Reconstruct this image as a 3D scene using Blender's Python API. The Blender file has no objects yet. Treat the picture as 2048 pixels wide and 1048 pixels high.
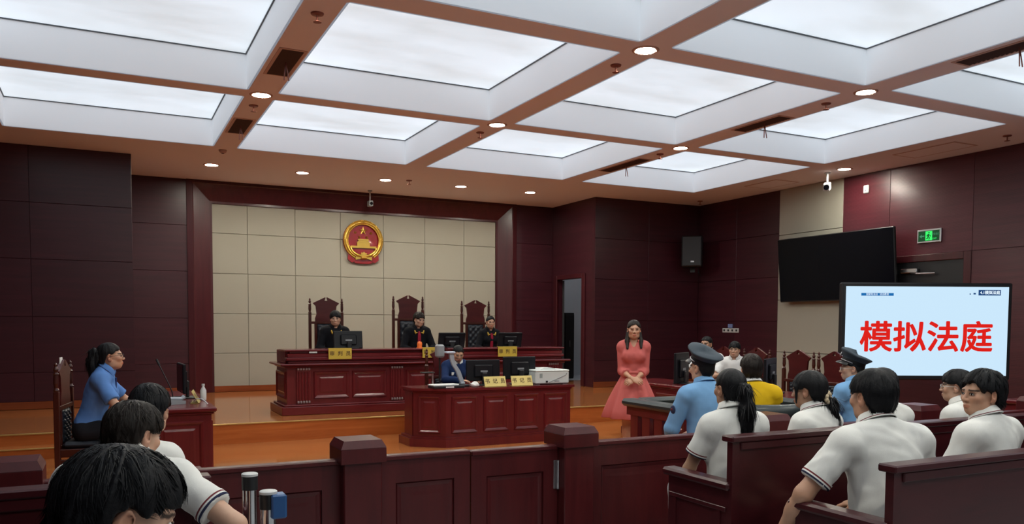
import bpy, bmesh, math, random
import numpy as np
from mathutils import Vector, Matrix
random.seed(7); rng = np.random.default_rng(7)
S = bpy.context.scene; COL = S.collection
PI = math.pi

# ------------------------------------------------------------------ camera, world, exposure
cam_d = bpy.data.cameras.new('camera'); cam = bpy.data.objects.new('camera', cam_d); COL.objects.link(cam)
F_PX, CY = 1616.486, 732.317
yaw, pitch, roll = 0.465281, -0.0526865, 0.00458157
fw = Vector((math.sin(yaw)*math.cos(pitch), math.cos(yaw)*math.cos(pitch), math.sin(pitch)))
rt = Vector((math.cos(yaw), -math.sin(yaw), 0)); up = rt.cross(fw)
rt, up = math.cos(roll)*rt + math.sin(roll)*up, -math.sin(roll)*rt + math.cos(roll)*up
cam.matrix_world = Matrix(((rt.x, up.x, -fw.x, 0), (rt.y, up.y, -fw.y, 0), (rt.z, up.z, -fw.z, 1.55), (0, 0, 0, 1)))
cam_d.sensor_width = 36; cam_d.lens = F_PX/2048*36; cam_d.shift_y = (CY-524)/2048
cam_d.clip_start = 0.05
S.camera = cam
w = bpy.data.worlds.new('world'); S.world = w; w.use_nodes = True
w.node_tree.nodes['Background'].inputs[0].default_value = (0.6, 0.7, 0.8, 1)
w.node_tree.nodes['Background'].inputs[1].default_value = 0.05
S.view_settings.view_transform = 'Standard'; S.view_settings.look = 'None'
S.view_settings.exposure = 0.25; S.view_settings.gamma = 1; S.view_settings.use_curve_mapping = False
PANEL_L = 0.90      # luminance of the luminous ceiling panels
DOWN_L = 340.0       # recessed downlights

# ------------------------------------------------------------------ materials
def srgb(r, g, b):
    f = lambda c: (c/255/12.92) if c <= 10 else ((c/255+.055)/1.055)**2.4
    return (f(r), f(g), f(b), 1)
def new_mat(name):
    m = bpy.data.materials.new(name); m.use_nodes = True
    return m, m.node_tree.nodes, m.node_tree.links, m.node_tree.nodes['Principled BSDF']
def plain(name, c, rough=.5, metal=0., spec=.5, bump=0., bscale=200., coat=0., sss=0., var=0.):
    m, N, L, b = new_mat(name)
    b.inputs['Base Color'].default_value = c; b.inputs['Roughness'].default_value = rough
    b.inputs['Metallic'].default_value = metal; b.inputs['Specular IOR Level'].default_value = spec
    b.inputs['Coat Weight'].default_value = coat
    tc = N.new('ShaderNodeTexCoord')
    nz = N.new('ShaderNodeTexNoise'); nz.inputs['Scale'].default_value = bscale; nz.inputs['Detail'].default_value = 3
    L.new(tc.outputs['Object'], nz.inputs['Vector'])
    if var > 0:
        mx = N.new('ShaderNodeMix'); mx.data_type = 'RGBA'
        mx.inputs[6].default_value = tuple(x*(1-var) for x in c[:3])+(1,); mx.inputs[7].default_value = tuple(min(1, x*(1+var)) for x in c[:3])+(1,)
        L.new(nz.outputs['Fac'], mx.inputs[0]); L.new(mx.outputs[2], b.inputs['Base Color'])
    if bump > 0:
        bp = N.new('ShaderNodeBump'); bp.inputs['Strength'].default_value = bump; bp.inputs['Distance'].default_value = .01
        L.new(nz.outputs['Fac'], bp.inputs['Height']); L.new(bp.outputs[0], b.inputs['Normal'])
    return m
def emis(name, c, s):
    m, N, L, b = new_mat(name)
    b.inputs['Base Color'].default_value = (0, 0, 0, 1); b.inputs['Specular IOR Level'].default_value = .2
    b.inputs['Emission Color'].default_value = c; b.inputs['Emission Strength'].default_value = s
    return m
def wood(name, c0, c1, rough=.4, scale=(1, 1, 1), axis=None, coat=0., spec=.5, bump=.05, groove=0., rand=.0):
    """stretched-noise grain; scale stretches along the grain"""
    m, N, L, b = new_mat(name)
    tc = N.new('ShaderNodeTexCoord'); mp = N.new('ShaderNodeMapping'); mp.inputs['Scale'].default_value = scale
    L.new(tc.outputs['Object'], mp.inputs['Vector'])
    oi = N.new('ShaderNodeObjectInfo')
    ad = N.new('ShaderNodeVectorMath'); ad.operation = 'ADD'
    cb = N.new('ShaderNodeCombineXYZ'); mu = N.new('ShaderNodeMath'); mu.operation = 'MULTIPLY'; mu.inputs[1].default_value = 37.
    L.new(oi.outputs['Random'], mu.inputs[0]); L.new(mu.outputs[0], cb.inputs[0]); L.new(mu.outputs[0], cb.inputs[1]); L.new(mu.outputs[0], cb.inputs[2])
    L.new(mp.outputs[0], ad.inputs[0]); L.new(cb.outputs[0], ad.inputs[1])
    nz = N.new('ShaderNodeTexNoise'); nz.inputs['Scale'].default_value = 1.; nz.inputs['Detail'].default_value = 6; nz.inputs['Roughness'].default_value = .65
    nz.inputs['Distortion'].default_value = .6
    L.new(ad.outputs[0], nz.inputs['Vector'])
    cr = N.new('ShaderNodeValToRGB'); cr.color_ramp.elements[0].position = .3; cr.color_ramp.elements[1].position = .7
    cr.color_ramp.elements[0].color = c0; cr.color_ramp.elements[1].color = c1
    L.new(nz.outputs['Fac'], cr.inputs[0])
    col = cr.outputs[0]
    if rand > 0:
        hv = N.new('ShaderNodeHueSaturation'); mr = N.new('ShaderNodeMapRange')
        mr.inputs[3].default_value = 1-rand; mr.inputs[4].default_value = 1+rand
        L.new(oi.outputs['Random'], mr.inputs[0]); L.new(mr.outputs[0], hv.inputs['Value']); L.new(col, hv.inputs['Color']); col = hv.outputs[0]
    L.new(col, b.inputs['Base Color'])
    b.inputs['Roughness'].default_value = rough; b.inputs['Coat Weight'].default_value = coat; b.inputs['Coat Roughness'].default_value = .12
    b.inputs['Specular IOR Level'].default_value = spec
    bp = N.new('ShaderNodeBump'); bp.inputs['Strength'].default_value = bump; bp.inputs['Distance'].default_value = .01
    if groove:
        wv = N.new('ShaderNodeTexWave'); wv.bands_direction = 'Z'; wv.inputs['Scale'].default_value = groove
        L.new(tc.outputs['Object'], wv.inputs['Vector']); L.new(wv.outputs['Fac'], bp.inputs['Height'])
    else:
        L.new(nz.outputs['Fac'], bp.inputs['Height'])
    L.new(bp.outputs[0], b.inputs['Normal'])
    return m

M = {}
M['wallwood'] = wood('wall_mahogany', (.036, .0066, .0120, 1), (.060, .0110, .0185, 1), .34, (.7, .7, 14), spec=.5, bump=.06, rand=.1)
M['wallwood_fine'] = wood('wall_mahogany_grooved', (.062, .0090, .0150, 1), (.096, .0150, .0230, 1), .34, (.7, .7, 14), spec=.5, bump=.16, groove=24., rand=.08)
M['framewood'] = wood('frame_mahogany', (.044, .0060, .0095, 1), (.070, .0105, .0145, 1), .3, (9, 9, .8), spec=.5, rand=.05)
M['deskwood'] = wood('desk_rosewood', (.098, .0085, .0115, 1), (.150, .0150, .0170, 1), .3, (8, 8, 1.1), coat=.25, spec=.5, bump=.03)
M['deskwood_h'] = wood('desk_top_rosewood', (.098, .0085, .0115, 1), (.150, .0150, .0170, 1), .25, (1.1, 8, 8), coat=.3, spec=.5, bump=.03)
M['benchwood'] = wood('bench_rosewood', (.036, .0050, .0074, 1), (.058, .0085, .0110, 1), .3, (1.2, 9, 9), coat=.06, spec=.4, bump=.03)
M['fencewood'] = wood('fence_rosewood', (.054, .0062, .0080, 1), (.086, .0110, .0125, 1), .33, (9, 9, 1.0), coat=.0, spec=.38, bump=.03)
M['tv_glass'] = plain('television_glass', (.003, .0035, .007, 1), .16, spec=.12)
M['chairwood'] = wood('chair_rosewood', (.040, .008, .005, 1), (.075, .015, .009, 1), .3, (10, 10, 1), spec=.5, bump=.02)
M['crestwood'] = wood('chair_crest_rosewood', (.055, .006, .007, 1), (.085, .011, .011, 1), .3, (2, 10, 10), spec=.5, bump=.02)
M['floor'] = wood('floor_orange_boards', (.35, .108, .032, 1), (.48, .178, .055, 1), .10, (.8, 10, 1), coat=.0, spec=.5, bump=.01)
M['gallery_floor'] = plain('gallery_floor_tile', (.36, .37, .38, 1), .3, bump=.01, var=.06)
M['riser'] = wood('platform_riser_wood', (.36, .088, .020, 1), (.50, .145, .036, 1), .2, (.9, 6, 12), spec=.5, bump=.01)
M['skirt'] = wood('skirting_wood', (.19, .042, .014, 1), (.28, .070, .022, 1), .25, (.9, 6, 12), spec=.5, bump=.01)
M['nosing'] = plain('brass_nosing', srgb(196, 160, 96), .3, .6)
M['ceiling'] = plain('ceiling_paint', (.86, .80, .82, 1), .75, spec=.2, bump=.02, bscale=60)
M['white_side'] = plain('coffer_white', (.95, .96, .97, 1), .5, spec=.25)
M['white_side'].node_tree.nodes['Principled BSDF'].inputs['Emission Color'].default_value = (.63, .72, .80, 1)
M['white_side'].node_tree.nodes['Principled BSDF'].inputs['Emission Strength'].default_value = .14   # faint glow added so the white side boards look brighter
M['seam'] = plain('seam_dark', (.10, .11, .12, 1), .6)
M['tile'] = plain('cream_fabric_panel', (.37, .355, .295, 1), .8, spec=.2, bump=.08, bscale=350, var=.04)
M['tile_back'] = plain('cream_panel_gap', (.34, .32, .26, 1), .9)
M['white'] = plain('white_plastic', (.55, .56, .56, 1), .4)
M['printer'] = plain('printer_plastic', (.66, .72, .70, 1), .45, bump=.01)
M['grey'] = plain('grey_plastic', (.25, .27, .29, 1), .45)
M['lightgrey'] = plain('light_grey_plastic', (.34, .38, .43, 1), .4)
M['black'] = plain('black_plastic', (.010, .011, .013, 1), .4, bump=.02, bscale=500)
M['black_gloss'] = plain('black_screen_glass', (.004, .005, .009, 1), .12, spec=.5)
M['monback'] = plain('monitor_shell', (.0055, .0065, .0095, 1), .4, spec=.3, bump=.02, bscale=400)
M['leather'] = plain('dark_leather', (.012, .016, .024, 1), .38, bump=.12, bscale=140)
M['rail_pad'] = plain('dock_rail_leather', (.018, .028, .030, 1), .36, bump=.1, bscale=90)
M['chrome'] = plain('chrome', (.72, .73, .75, 1), .12, 1.)
M['silver'] = plain('silver_metal', (.5, .5, .52, 1), .3, 1.)
M['gold'] = plain('emblem_gold', (.72, .47, .10, 1), .28, .9, bump=.15, bscale=60)
M['gold_flat'] = plain('gold_thread', (.62, .40, .06, 1), .45, .3)
M['emblem_red'] = plain('emblem_red', (.27, .004, .007, 1), .25, 0., coat=.4)
M['plate'] = plain('nameplate_yellow', (.56, .40, .055, 1), .4, bump=.02)
M['plate2'] = plain('nameplate_brass', (.60, .48, .16, 1), .28, .35)
M['ink'] = plain('dark_lettering', (.10, .055, .012, 1), .6)
M['paper'] = plain('paper', (.78, .78, .76, 1), .7)
M['belt_blue'] = plain('blue_plastic', (.02, .09, .26, 1), .4)
M['orange'] = plain('orange_plastic', (.85, .17, .02, 1), .5)
M['vent'] = plain('vent_dark', (.16, .095, .085, 1), .6)
M['vent_frame'] = plain('vent_frame', (.55, .37, .31, 1), .6)
M['red_metal'] = plain('sprinkler_metal', (.30, .10, .07, 1), .4, .5)
M['corridor'] = plain('corridor_paint', (.55, .57, .60, 1), .8)
M['dark_door'] = plain('dark_door', (.008, .008, .010, 1), .5)
M['lens'] = plain('spectacle_lens', (.8, .85, .9, 1), .05); M['lens'].node_tree.nodes['Principled BSDF'].inputs['Transmission Weight'].default_value = 1.
M['down'] = emis('downlight_glow', (1.0, .96, .82, 1), DOWN_L)
M['screen'] = emis('lit_screen', srgb(203, 232, 252), .84)
M['screen_blue'] = emis('screen_blue', srgb(22, 98, 160), 1.)
M['screen_navy'] = emis('screen_navy', srgb(20, 60, 110), 1.)
M['screen_red'] = emis('screen_red', srgb(222, 28, 20), .84)
M['screen_text'] = emis('screen_white', srgb(225, 240, 250), 1.)
M['exit_green'] = emis('exit_green', (.03, .75, .12, 1), 1.1)
M['exit_dark'] = emis('exit_dark_green', (.004, .05, .014, 1), 1.)
M['exit_glow'] = emis('exit_dim_green', (.05, .24, .12, 1), 1.)
M['standby'] = emis('standby_blue', (.05, .08, .6, 1), 1.)
M['corridor_fill_glow'] = emis('corridor_fill_glow', (.9, .95, 1, 1), 6.)  # glow of the fill panel added to brighten the corridor
# luminous membrane with faint cloud print
m, N, L, b = new_mat('luminous_membrane'); M['panel'] = m
b.inputs['Base Color'].default_value = (.5, .5, .5, 1)
tc = N.new('ShaderNodeTexCoord'); mp = N.new('ShaderNodeMapping'); mp.inputs['Scale'].default_value = (.5, 1.1, 1)
nz = N.new('ShaderNodeTexNoise'); nz.inputs['Scale'].default_value = 1.3; nz.inputs['Detail'].default_value = 4; nz.inputs['Roughness'].default_value = .55
cr = N.new('ShaderNodeValToRGB'); cr.color_ramp.elements[0].position = .32; cr.color_ramp.elements[1].position = .6
cr.color_ramp.elements[0].color = (.50, .56, .60, 1); cr.color_ramp.elements[1].color = (.63, .72, .80, 1)
oi = N.new('ShaderNodeObjectInfo'); ad = N.new('ShaderNodeVectorMath'); ad.operation = 'ADD'
L.new(tc.outputs['Object'], mp.inputs[0]); L.new(mp.outputs[0], ad.inputs[0]); L.new(oi.outputs['Location'], ad.inputs[1])
L.new(ad.outputs[0], nz.inputs['Vector']); L.new(nz.outputs['Fac'], cr.inputs[0]); L.new(cr.outputs[0], b.inputs['Emission Color'])
b.inputs['Emission Strength'].default_value = PANEL_L

# ------------------------------------------------------------------ mesh builder
class MB:
    def __init__(s): s.v = []; s.f = []; s.m = []
    def add(s, vs, fs, mi=0):
        o = len(s.v); s.v += [tuple(p) for p in vs]; s.f += [tuple(i+o for i in f) for f in fs]; s.m += [mi]*len(fs); return s
    def box(s, x0, y0, z0, x1, y1, z1, mi=0, c=0.):
        if c <= 0:
            return s.add([(x0,y0,z0),(x1,y0,z0),(x1,y1,z0),(x0,y1,z0),(x0,y0,z1),(x1,y0,z1),(x1,y1,z1),(x0,y1,z1)],
                         [(3,2,1,0),(4,5,6,7),(0,1,5,4),(1,2,6,5),(2,3,7,6),(3,0,4,7)], mi)
        lo, hi = (x0,y0,z0), (x1,y1,z1); vs = []; ix = {}
        for a in (0,1):
            for bb in (0,1):
                for d in (0,1):
                    sg = (a,bb,d)
                    for k in range(3):      # vertex lying in the face normal to axis k
                        p = [ (hi if sg[q] else lo)[q] + (0 if q == k else (-c if sg[q] else c)) for q in range(3)]
                        ix[(a,bb,d,k)] = len(vs); vs.append(p)
        fs = []
        for k in range(3):
            u, v2 = (k+1)%3, (k+2)%3
            for sd in (0,1):
                ring = []
                for (i, j) in ((0,0),(1,0),(1,1),(0,1)):
                    t = [0,0,0]; t[k] = sd; t[u] = i; t[v2] = j; ring.append(ix[(*t,k)])
                fs.append(tuple(ring) if sd else tuple(reversed(ring)))
            for i in (0,1):                 # edges along axis k
                for j in (0,1):
                    t0 = [0,0,0]; t0[u] = i; t0[v2] = j; t1 = list(t0); t1[k] = 1
                    q = (ix[(*t0,u)], ix[(*t1,u)], ix[(*t1,v2)], ix[(*t0,v2)])
                    fs.append(q if (i == j) == False else tuple(reversed(q)))
        for a in (0,1):
            for bb in (0,1):
                for d in (0,1):
                    t = (ix[(a,bb,d,0)], ix[(a,bb,d,1)], ix[(a,bb,d,2)])
                    fs.append(t if (a+bb+d) % 2 else tuple(reversed(t)))
        return s.add(vs, fs, mi)
    def prism(s, poly, z0, z1, mi=0, ax='z'):
        """poly (ccw) extruded; ax 'z': poly=(x,y); 'y': poly=(x,z) extruded y0..y1"""
        n = len(poly)
        if ax == 'z': A = [(x,y,z0) for x,y in poly]; B = [(x,y,z1) for x,y in poly]
        elif ax == 'y': A = [(x,z0,y) for x,y in poly]; B = [(x,z1,y) for x,y in poly]
        else: A = [(z0,x,y) for x,y in poly]; B = [(z1,x,y) for x,y in poly]
        fl = ax == 'y'
        fs = [tuple(range(n)) if fl else tuple(reversed(range(n))), tuple(reversed(range(n,2*n))) if fl else tuple(range(n,2*n))]
        for i in range(n):
            j = (i+1) % n; q = (i, j, n+j, n+i); fs.append(tuple(reversed(q)) if fl else q)
        return s.add(A+B, fs, mi)
    def tube(s, pts, r, n=10, mi=0, cap=True):
        pts = [Vector(p) for p in pts]; m = len(pts); rr = r if isinstance(r, (list, tuple)) else [r]*m
        vs = []; t = (pts[1]-pts[0]).normalized(); a = t.orthogonal().normalized()
        for i, p in enumerate(pts):
            t = (pts[min(i+1, m-1)] - pts[max(i-1, 0)]).normalized(); a = (a - t*a.dot(t)).normalized(); bb = t.cross(a)
            for k in range(n):
                g = 2*PI*k/n; vs.append(p + (a*math.cos(g) + bb*math.sin(g))*rr[i])
        fs = [(i*n+k, i*n+(k+1)%n, (i+1)*n+(k+1)%n, (i+1)*n+k) for i in range(m-1) for k in range(n)]
        if cap: fs += [tuple(reversed(range(n))), tuple(range((m-1)*n, m*n))]
        return s.add(vs, fs, mi)
    def lathe(s, prof, n=20, c=(0,0,0), mi=0, sx=1., sy=1.):
        m = len(prof); vs = [(c[0]+r*math.cos(2*PI*k/n)*sx, c[1]+r*math.sin(2*PI*k/n)*sy, c[2]+z) for r, z in prof for k in range(n)]
        fs = [(i*n+k, i*n+(k+1)%n, (i+1)*n+(k+1)%n, (i+1)*n+k) for i in range(m-1) for k in range(n)]
        fs += [tuple(reversed(range(n))), tuple(range((m-1)*n, m*n))]
        return s.add(vs, fs, mi)
    def ball(s, c, r, n=12, m=8, mi=0):
        rx, ry, rz = r if isinstance(r, (tuple, list)) else (r, r, r)
        vs = [(c[0], c[1], c[2]-rz)]
        for i in range(1, m):
            th = -PI/2 + PI*i/m
            vs += [(c[0]+rx*math.cos(th)*math.cos(2*PI*k/n), c[1]+ry*math.cos(th)*math.sin(2*PI*k/n), c[2]+rz*math.sin(th)) for k in range(n)]
        vs.append((c[0], c[1], c[2]+rz)); fs = [(0, 1+(k+1)%n, 1+k) for k in range(n)]
        for i in range(m-2): fs += [(1+i*n+k, 1+i*n+(k+1)%n, 1+(i+1)*n+(k+1)%n, 1+(i+1)*n+k) for k in range(n)]
        o = 1+(m-2)*n; fs += [(o+k, o+(k+1)%n, len(vs)-1) for k in range(n)]
        return s.add(vs, fs, mi)
    def xf(s, mat):
        s.v = [tuple(mat @ Vector(p)) for p in s.v]; return s
    def mesh(s, name, mats, smooth=False):
        me = bpy.data.meshes.new(name); me.from_pydata(s.v, [], s.f)
        for m_ in (mats if isinstance(mats, (list, tuple)) else [mats]): me.materials.append(m_)
        if max(s.m, default=0): me.polygons.foreach_set('material_index', s.m)
        if smooth: me.shade_smooth()
        me.update(); return me
    def obj(s, name, mats, parent=None, smooth=False, **kw):
        return link(name, s.mesh(name, mats, smooth), parent, **kw)
def link(name, me, parent=None, loc=(0,0,0), rotz=0., kind=None, label=None, cat=None, group=None):
    o = bpy.data.objects.new(name, me); COL.objects.link(o); o.parent = parent; o.location = loc; o.rotation_euler = (0, 0, rotz)
    for k, v in (('kind', kind), ('label', label), ('category', cat), ('group', group)):
        if v: o[k] = v
    return o
def thing(name, label, cat, loc=(0,0,0), rotz=0., group=None):
    o = bpy.data.objects.new(name, None); o.empty_display_size = .1
    COL.objects.link(o); o.location = loc; o.rotation_euler = (0, 0, rotz); o['label'] = label; o['category'] = cat
    if group: o['group'] = group
    return o
def auto_smooth(o, ang=40):
    me = o.data; me.shade_smooth(); me.set_sharp_from_angle(angle=math.radians(ang)); return o
def copy_tree(o, parent=None):
    c = o.copy(); COL.objects.link(c); c.parent = parent
    for ch in list(o.children): copy_tree(ch, c)
    return c
def text_obj(name, body, size, mat, parent, mw, ext=.002, bold=0., kind=None):
    cu = bpy.data.curves.new(name, 'FONT'); cu.body = body; cu.size = size; cu.extrude = ext; cu.offset = bold
    cu.align_x = 'CENTER'; cu.align_y = 'CENTER'; cu.resolution_u = 3; cu.offset = 0
    t = bpy.data.objects.new(name, cu); COL.objects.link(t)
    dg = bpy.context.evaluated_depsgraph_get(); me = bpy.data.meshes.new_from_object(t.evaluated_get(dg))
    bpy.data.objects.remove(t); bpy.data.curves.remove(cu)
    if bold:                    # heavier strokes: shifted copies of the glyphs in one mesh
        bm = bmesh.new()
        for k in range(8):
            n0 = len(bm.verts); bm.from_mesh(me); bm.verts.ensure_lookup_table()
            for v in bm.verts[n0:]: v.co += Vector((bold*math.cos(k*PI/4), bold*math.sin(k*PI/4), ext*.02*k))
        bm.to_mesh(me); bm.free()
    me.materials.clear(); me.materials.append(mat); me.transform(mw); me.name = name
    return link(name, me, parent)
RX90 = Matrix.Rotation(PI/2, 4, 'X')       # text upright, facing -Y
def molding(mb, x0, z0, x1, z1, y, w_=.05, d=.018, mi=0, inner=.0):
    """raised mitred picture-frame moulding on a plane facing -Y at y, plus a sunk-edge field"""
    def ring(i, yy): return [(x0+i, yy, z0+i), (x1-i, yy, z0+i), (x1-i, yy, z1-i), (x0+i, yy, z1-i)]
    R = [ring(0, y), ring(w_*.25, y-d), ring(w_*.6, y-d*.8), ring(w_, y-.002), ring(w_+.03, y-.002), ring(w_+.05, y-d*.5)]
    o = []; fs = []
    for r_ in R: o += r_
    for i in range(len(R)-1):
        for k in range(4): fs.append((i*4+k, i*4+(k+1)%4, (i+1)*4+(k+1)%4, (i+1)*4+k))
    e = (len(R)-1)*4; fs.append((e, e+1, e+2, e+3))
    return mb.add(o, fs, mi)
# ------------------------------------------------------------------ room shell (structure)
CEIL = 4.10; PLAT = 0.26; XL, XR = -2.4, 11.5; YB = -6.6
XE = [(-1.14, 1.43), (1.786, 4.36), (4.733, 7.277), (7.70, 10.222)]            # coffer columns
YE = [(9.667, 12.552), (6.481, 9.358), (3.26, 6.14), (0.07, 2.95), (-3.12, -.24), (-6.2, -3.43)]  # coffer rows, far to near
st = dict(kind='structure')
MB().box(XL, 4.38, -.12, XR, 15.9, 0).obj('floor', M['floor'], **st)
MB().box(XL, YB, -.12, XR, 4.38, 0).obj('floor_gallery', M['gallery_floor'], **st)
pf = MB().box(XL, 10.76, 0, XR, 15.9, PLAT-.003).obj('floor_platform', M['floor'], **st)
MB().box(XL, 10.745, .0, XR, 10.76, PLAT-.018).obj('riser', M['riser'], pf)
MB().box(XL, 10.735, PLAT-.018, XR, 10.775, PLAT+.002, c=.004).obj('nosing', M['nosing'], pf)
stp = MB().box(XL, 10.46, 0, .22, 10.745, .125).obj('floor_step', M['floor'], **st)
MB().box(XL, 10.447, 0, .22, 10.46, .11).obj('riser', M['riser'], stp)
MB().box(XL, 10.437, .11, .22, 10.475, .128, c=.004).obj('nosing', M['nosing'], stp)
# ceiling slab strips between the coffers
cb = MB(); T0, T1 = CEIL, CEIL+.004
ys = sorted([y for r_ in YE for y in r_]); edges = [YB-.1] + ys + [15.9]
for i in range(0, len(edges), 2): cb.box(XL-.1, edges[i], T0, XR+.1, edges[i+1], T1)
for (y0, y1) in YE:
    xs = [XL-.1] + [x for c_ in XE for x in c_] + [XR+.1]
    for i in range(0, len(xs), 2): cb.box(xs[i], y0, T0, xs[i+1], y1, T1)
cb.obj('ceiling', M['ceiling'], **st)
cols = ['leftmost column', 'second column from left', 'third column from left', 'rightmost column']
rows = ['row nearest the judges', 'second row from the judges', 'third row from the judges', 'fourth row from the judges', 'fifth row from the judges', 'row at the rear of the hall']
DEP = .385
for j, (y0, y1) in enumerate(YE):
    for i, (x0, x1) in enumerate(XE):
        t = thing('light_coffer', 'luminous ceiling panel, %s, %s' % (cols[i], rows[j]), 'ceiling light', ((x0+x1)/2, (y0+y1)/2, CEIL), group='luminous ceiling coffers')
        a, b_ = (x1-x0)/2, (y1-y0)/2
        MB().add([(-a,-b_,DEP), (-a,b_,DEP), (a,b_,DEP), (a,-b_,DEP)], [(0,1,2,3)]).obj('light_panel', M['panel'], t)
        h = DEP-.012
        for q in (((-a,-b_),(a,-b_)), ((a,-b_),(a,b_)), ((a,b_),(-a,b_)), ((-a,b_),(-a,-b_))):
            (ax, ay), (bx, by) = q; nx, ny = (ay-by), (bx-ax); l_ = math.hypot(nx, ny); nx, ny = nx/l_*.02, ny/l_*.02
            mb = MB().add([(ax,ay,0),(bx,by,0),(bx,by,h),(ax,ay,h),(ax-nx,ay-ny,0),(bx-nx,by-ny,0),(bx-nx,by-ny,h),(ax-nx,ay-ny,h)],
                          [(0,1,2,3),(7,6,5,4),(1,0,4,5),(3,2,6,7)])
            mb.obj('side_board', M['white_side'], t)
        mb = MB(); e = .012
        for (ax, ay, bx, by) in ((-a,-b_,a,-b_+e), (-a,b_-e,a,b_), (-a,-b_,-a+e,b_), (a-e,-b_,a,b_)): mb.box(ax, ay, DEP-.012, bx, by, DEP-.001)
        mb.obj('seam', M['seam'], t)

def wall_panels(wall, x0, x1, zs, y, nx, mat, t=.02, gap=.004, skip=None):
    """boards on a plane facing -Y (in the wall object's own frame)"""
    wd = (x1-x0)/nx; cache = {}
    for k in range(len(zs)-1):
        for i in range(nx):
            if skip and skip(x0+i*wd, x0+(i+1)*wd, zs[k], zs[k+1]): continue
            key = round(zs[k+1]-zs[k], 4)
            if key not in cache: cache[key] = MB().box(-wd/2+gap/2, -t, gap/2, wd/2-gap/2, 0, key-gap/2, c=.003).mesh('wall_panel', mat)
            link('wall_panel', cache[key], wall, (x0+(i+.5)*wd, y, zs[k]))
ZR = [PLAT+.0, .80, 1.62, 2.46, 3.28, CEIL]
def skirting(name, x0, x1, y, loc=(0,0,0), rotz=0, z=PLAT):
    MB().box(x0, y-.022, z, x1, y, z+.11, c=.004).obj(name, M['skirt'], None, loc=loc, rotz=rotz, **st)
ZW = [PLAT+.11, .80, 1.62, 2.46, 3.28, CEIL]
# left front wall
wl = MB().box(XL-.1, 13.74, 0, .39, 13.9, CEIL).box(.25, 13.9, 0, .39, 15.72, CEIL).obj('wall_front_left', M['wallwood'], **st)
wall_panels(wl, XL+.09, .39, ZW, 13.74, 2, M['wallwood']); skirting('baseboard_front_left', XL, .39, 13.74)
wr = MB().box(.39, 15.65, 0, 1.36, 15.8, CEIL).obj('wall_front_recess', M['wallwood'], **st)
wall_panels(wr, .39, 1.33, ZW, 15.65, 1, M['wallwood']); skirting('baseboard_recess', .39, 1.33, 15.65)
# judges' wall: cream padded panels
OX0, OX1, OZ1 = 1.765, 7.484, 3.708
wc = MB().box(1.33, 15.79, 0, 7.93, 15.9, CEIL).obj('wall_front', M['tile_back'], **st)
tx = [OX0-.02, 2.385, 3.262, 4.137, 5.012, 5.889, 6.764, OX1+.02]; tz = [PLAT+.11, .975, 1.710, 2.445, 3.180, OZ1+.02]
tz[0] = .285
for i in range(7):
    for k in range(5):
        MB().box(tx[i]+.003, 15.752, tz[k]+.003, tx[i+1]-.003, 15.79, tz[k+1]-.003, c=.005).obj('padded_panel', M['tile'], wc)
skirting('baseboard_front', OX0, OX1, 15.752)
# splayed portal frame
fr = MB()
xo0, xo1, zo = 1.325, 7.93, CEIL
def fr_piece(pts_o, pts_i):   # quads between profile rings
    pass
prof = [(0., 15.60), (.10, 15.585), (.115, 15.60), (.40, 15.715), (.44, 15.715), (.44, 15.79)]   # (inset, y)
rings = []
for ins, yy in prof:
    zi = (OZ1 + .44 - ins) if ins > 0 else zo
    rings.append([(xo0+ins, yy, PLAT), (xo0+ins, yy, zi), (xo1-ins, yy, zi), (xo1-ins, yy, PLAT)])
for k, nm in ((0, 'frame_jamb'), (1, 'frame_head'), (2, 'frame_jamb')):
    mb = MB(); vs = []; fs = []
    for r_ in rings: vs += [r_[k], r_[k+1]]
    for i in range(len(rings)-1): fs.append((2*i, 2*i+1, 2*i+3, 2*i+2))
    mb.add(vs, fs)
    if k == 0: portal = mb.obj('trim_1', M['framewood'], **st)
    else: mb.obj(nm, M['framewood'], portal)
# right of the portal, side wall with doorway, right front wall
w2 = MB().box(7.93, 15.65, 0, 8.84, 15.8, CEIL).obj('wall_front_right', M['wallwood'], **st)
wall_panels(w2, 7.93, 8.84, ZW, 15.65, 1, M['wallwood']); skirting('baseboard_front_right', 7.93, 8.82, 15.65)
DY0, DY1, DZ = 14.36, 15.38, 2.50
ws = MB().box(8.84, 14.02, 0, 8.95, DY0, CEIL).box(8.84, DY1, 0, 8.95, 15.65, CEIL).box(8.84, DY0, DZ, 8.95, DY1, CEIL).obj('wall_side', M['wallwood'], **st)
d1 = MB().box(8.80, DY0-.12, PLAT, 8.86, DY0, DZ+.10, c=.01).obj('door_1', M['framewood'], **st)
MB().box(8.80, DY1, PLAT, 8.86, DY1+.12, DZ+.10, c=.01).obj('jamb', M['framewood'], d1)
MB().box(8.80, DY0, DZ, 8.86, DY1, DZ+.10, c=.01).obj('lintel', M['framewood'], d1)
LM = Matrix.Translation((8.97, DY1-.01, 0)) @ Matrix.Rotation(1.13, 4, 'Z')
lf = MB().box(0, -.02, PLAT+.01, .95, .02, DZ-.01).xf(LM).obj('door_leaf', M['dark_door'], d1)
MB().box(.84, -.04, 1.18, .90, -.02, 1.36, c=.008).tube([(.87, -.04, 1.27), (.87, -.08, 1.27), (.76, -.08, 1.27)], .012).xf(LM).obj('handle', M['silver'], lf)
cw = MB().box(8.84, 17.4, 0, XR, 17.5, CEIL).box(XR, 13.92, 0, XR+.1, 17.5, CEIL).box(8.84, 15.8, 0, 8.94, 17.4, CEIL).box(8.84, 15.8, CEIL, XR, 17.5, CEIL+.05).box(8.84, 15.9, 0, XR, 17.5, PLAT-.003).obj('wall_corridor', M['corridor'], **st)
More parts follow.
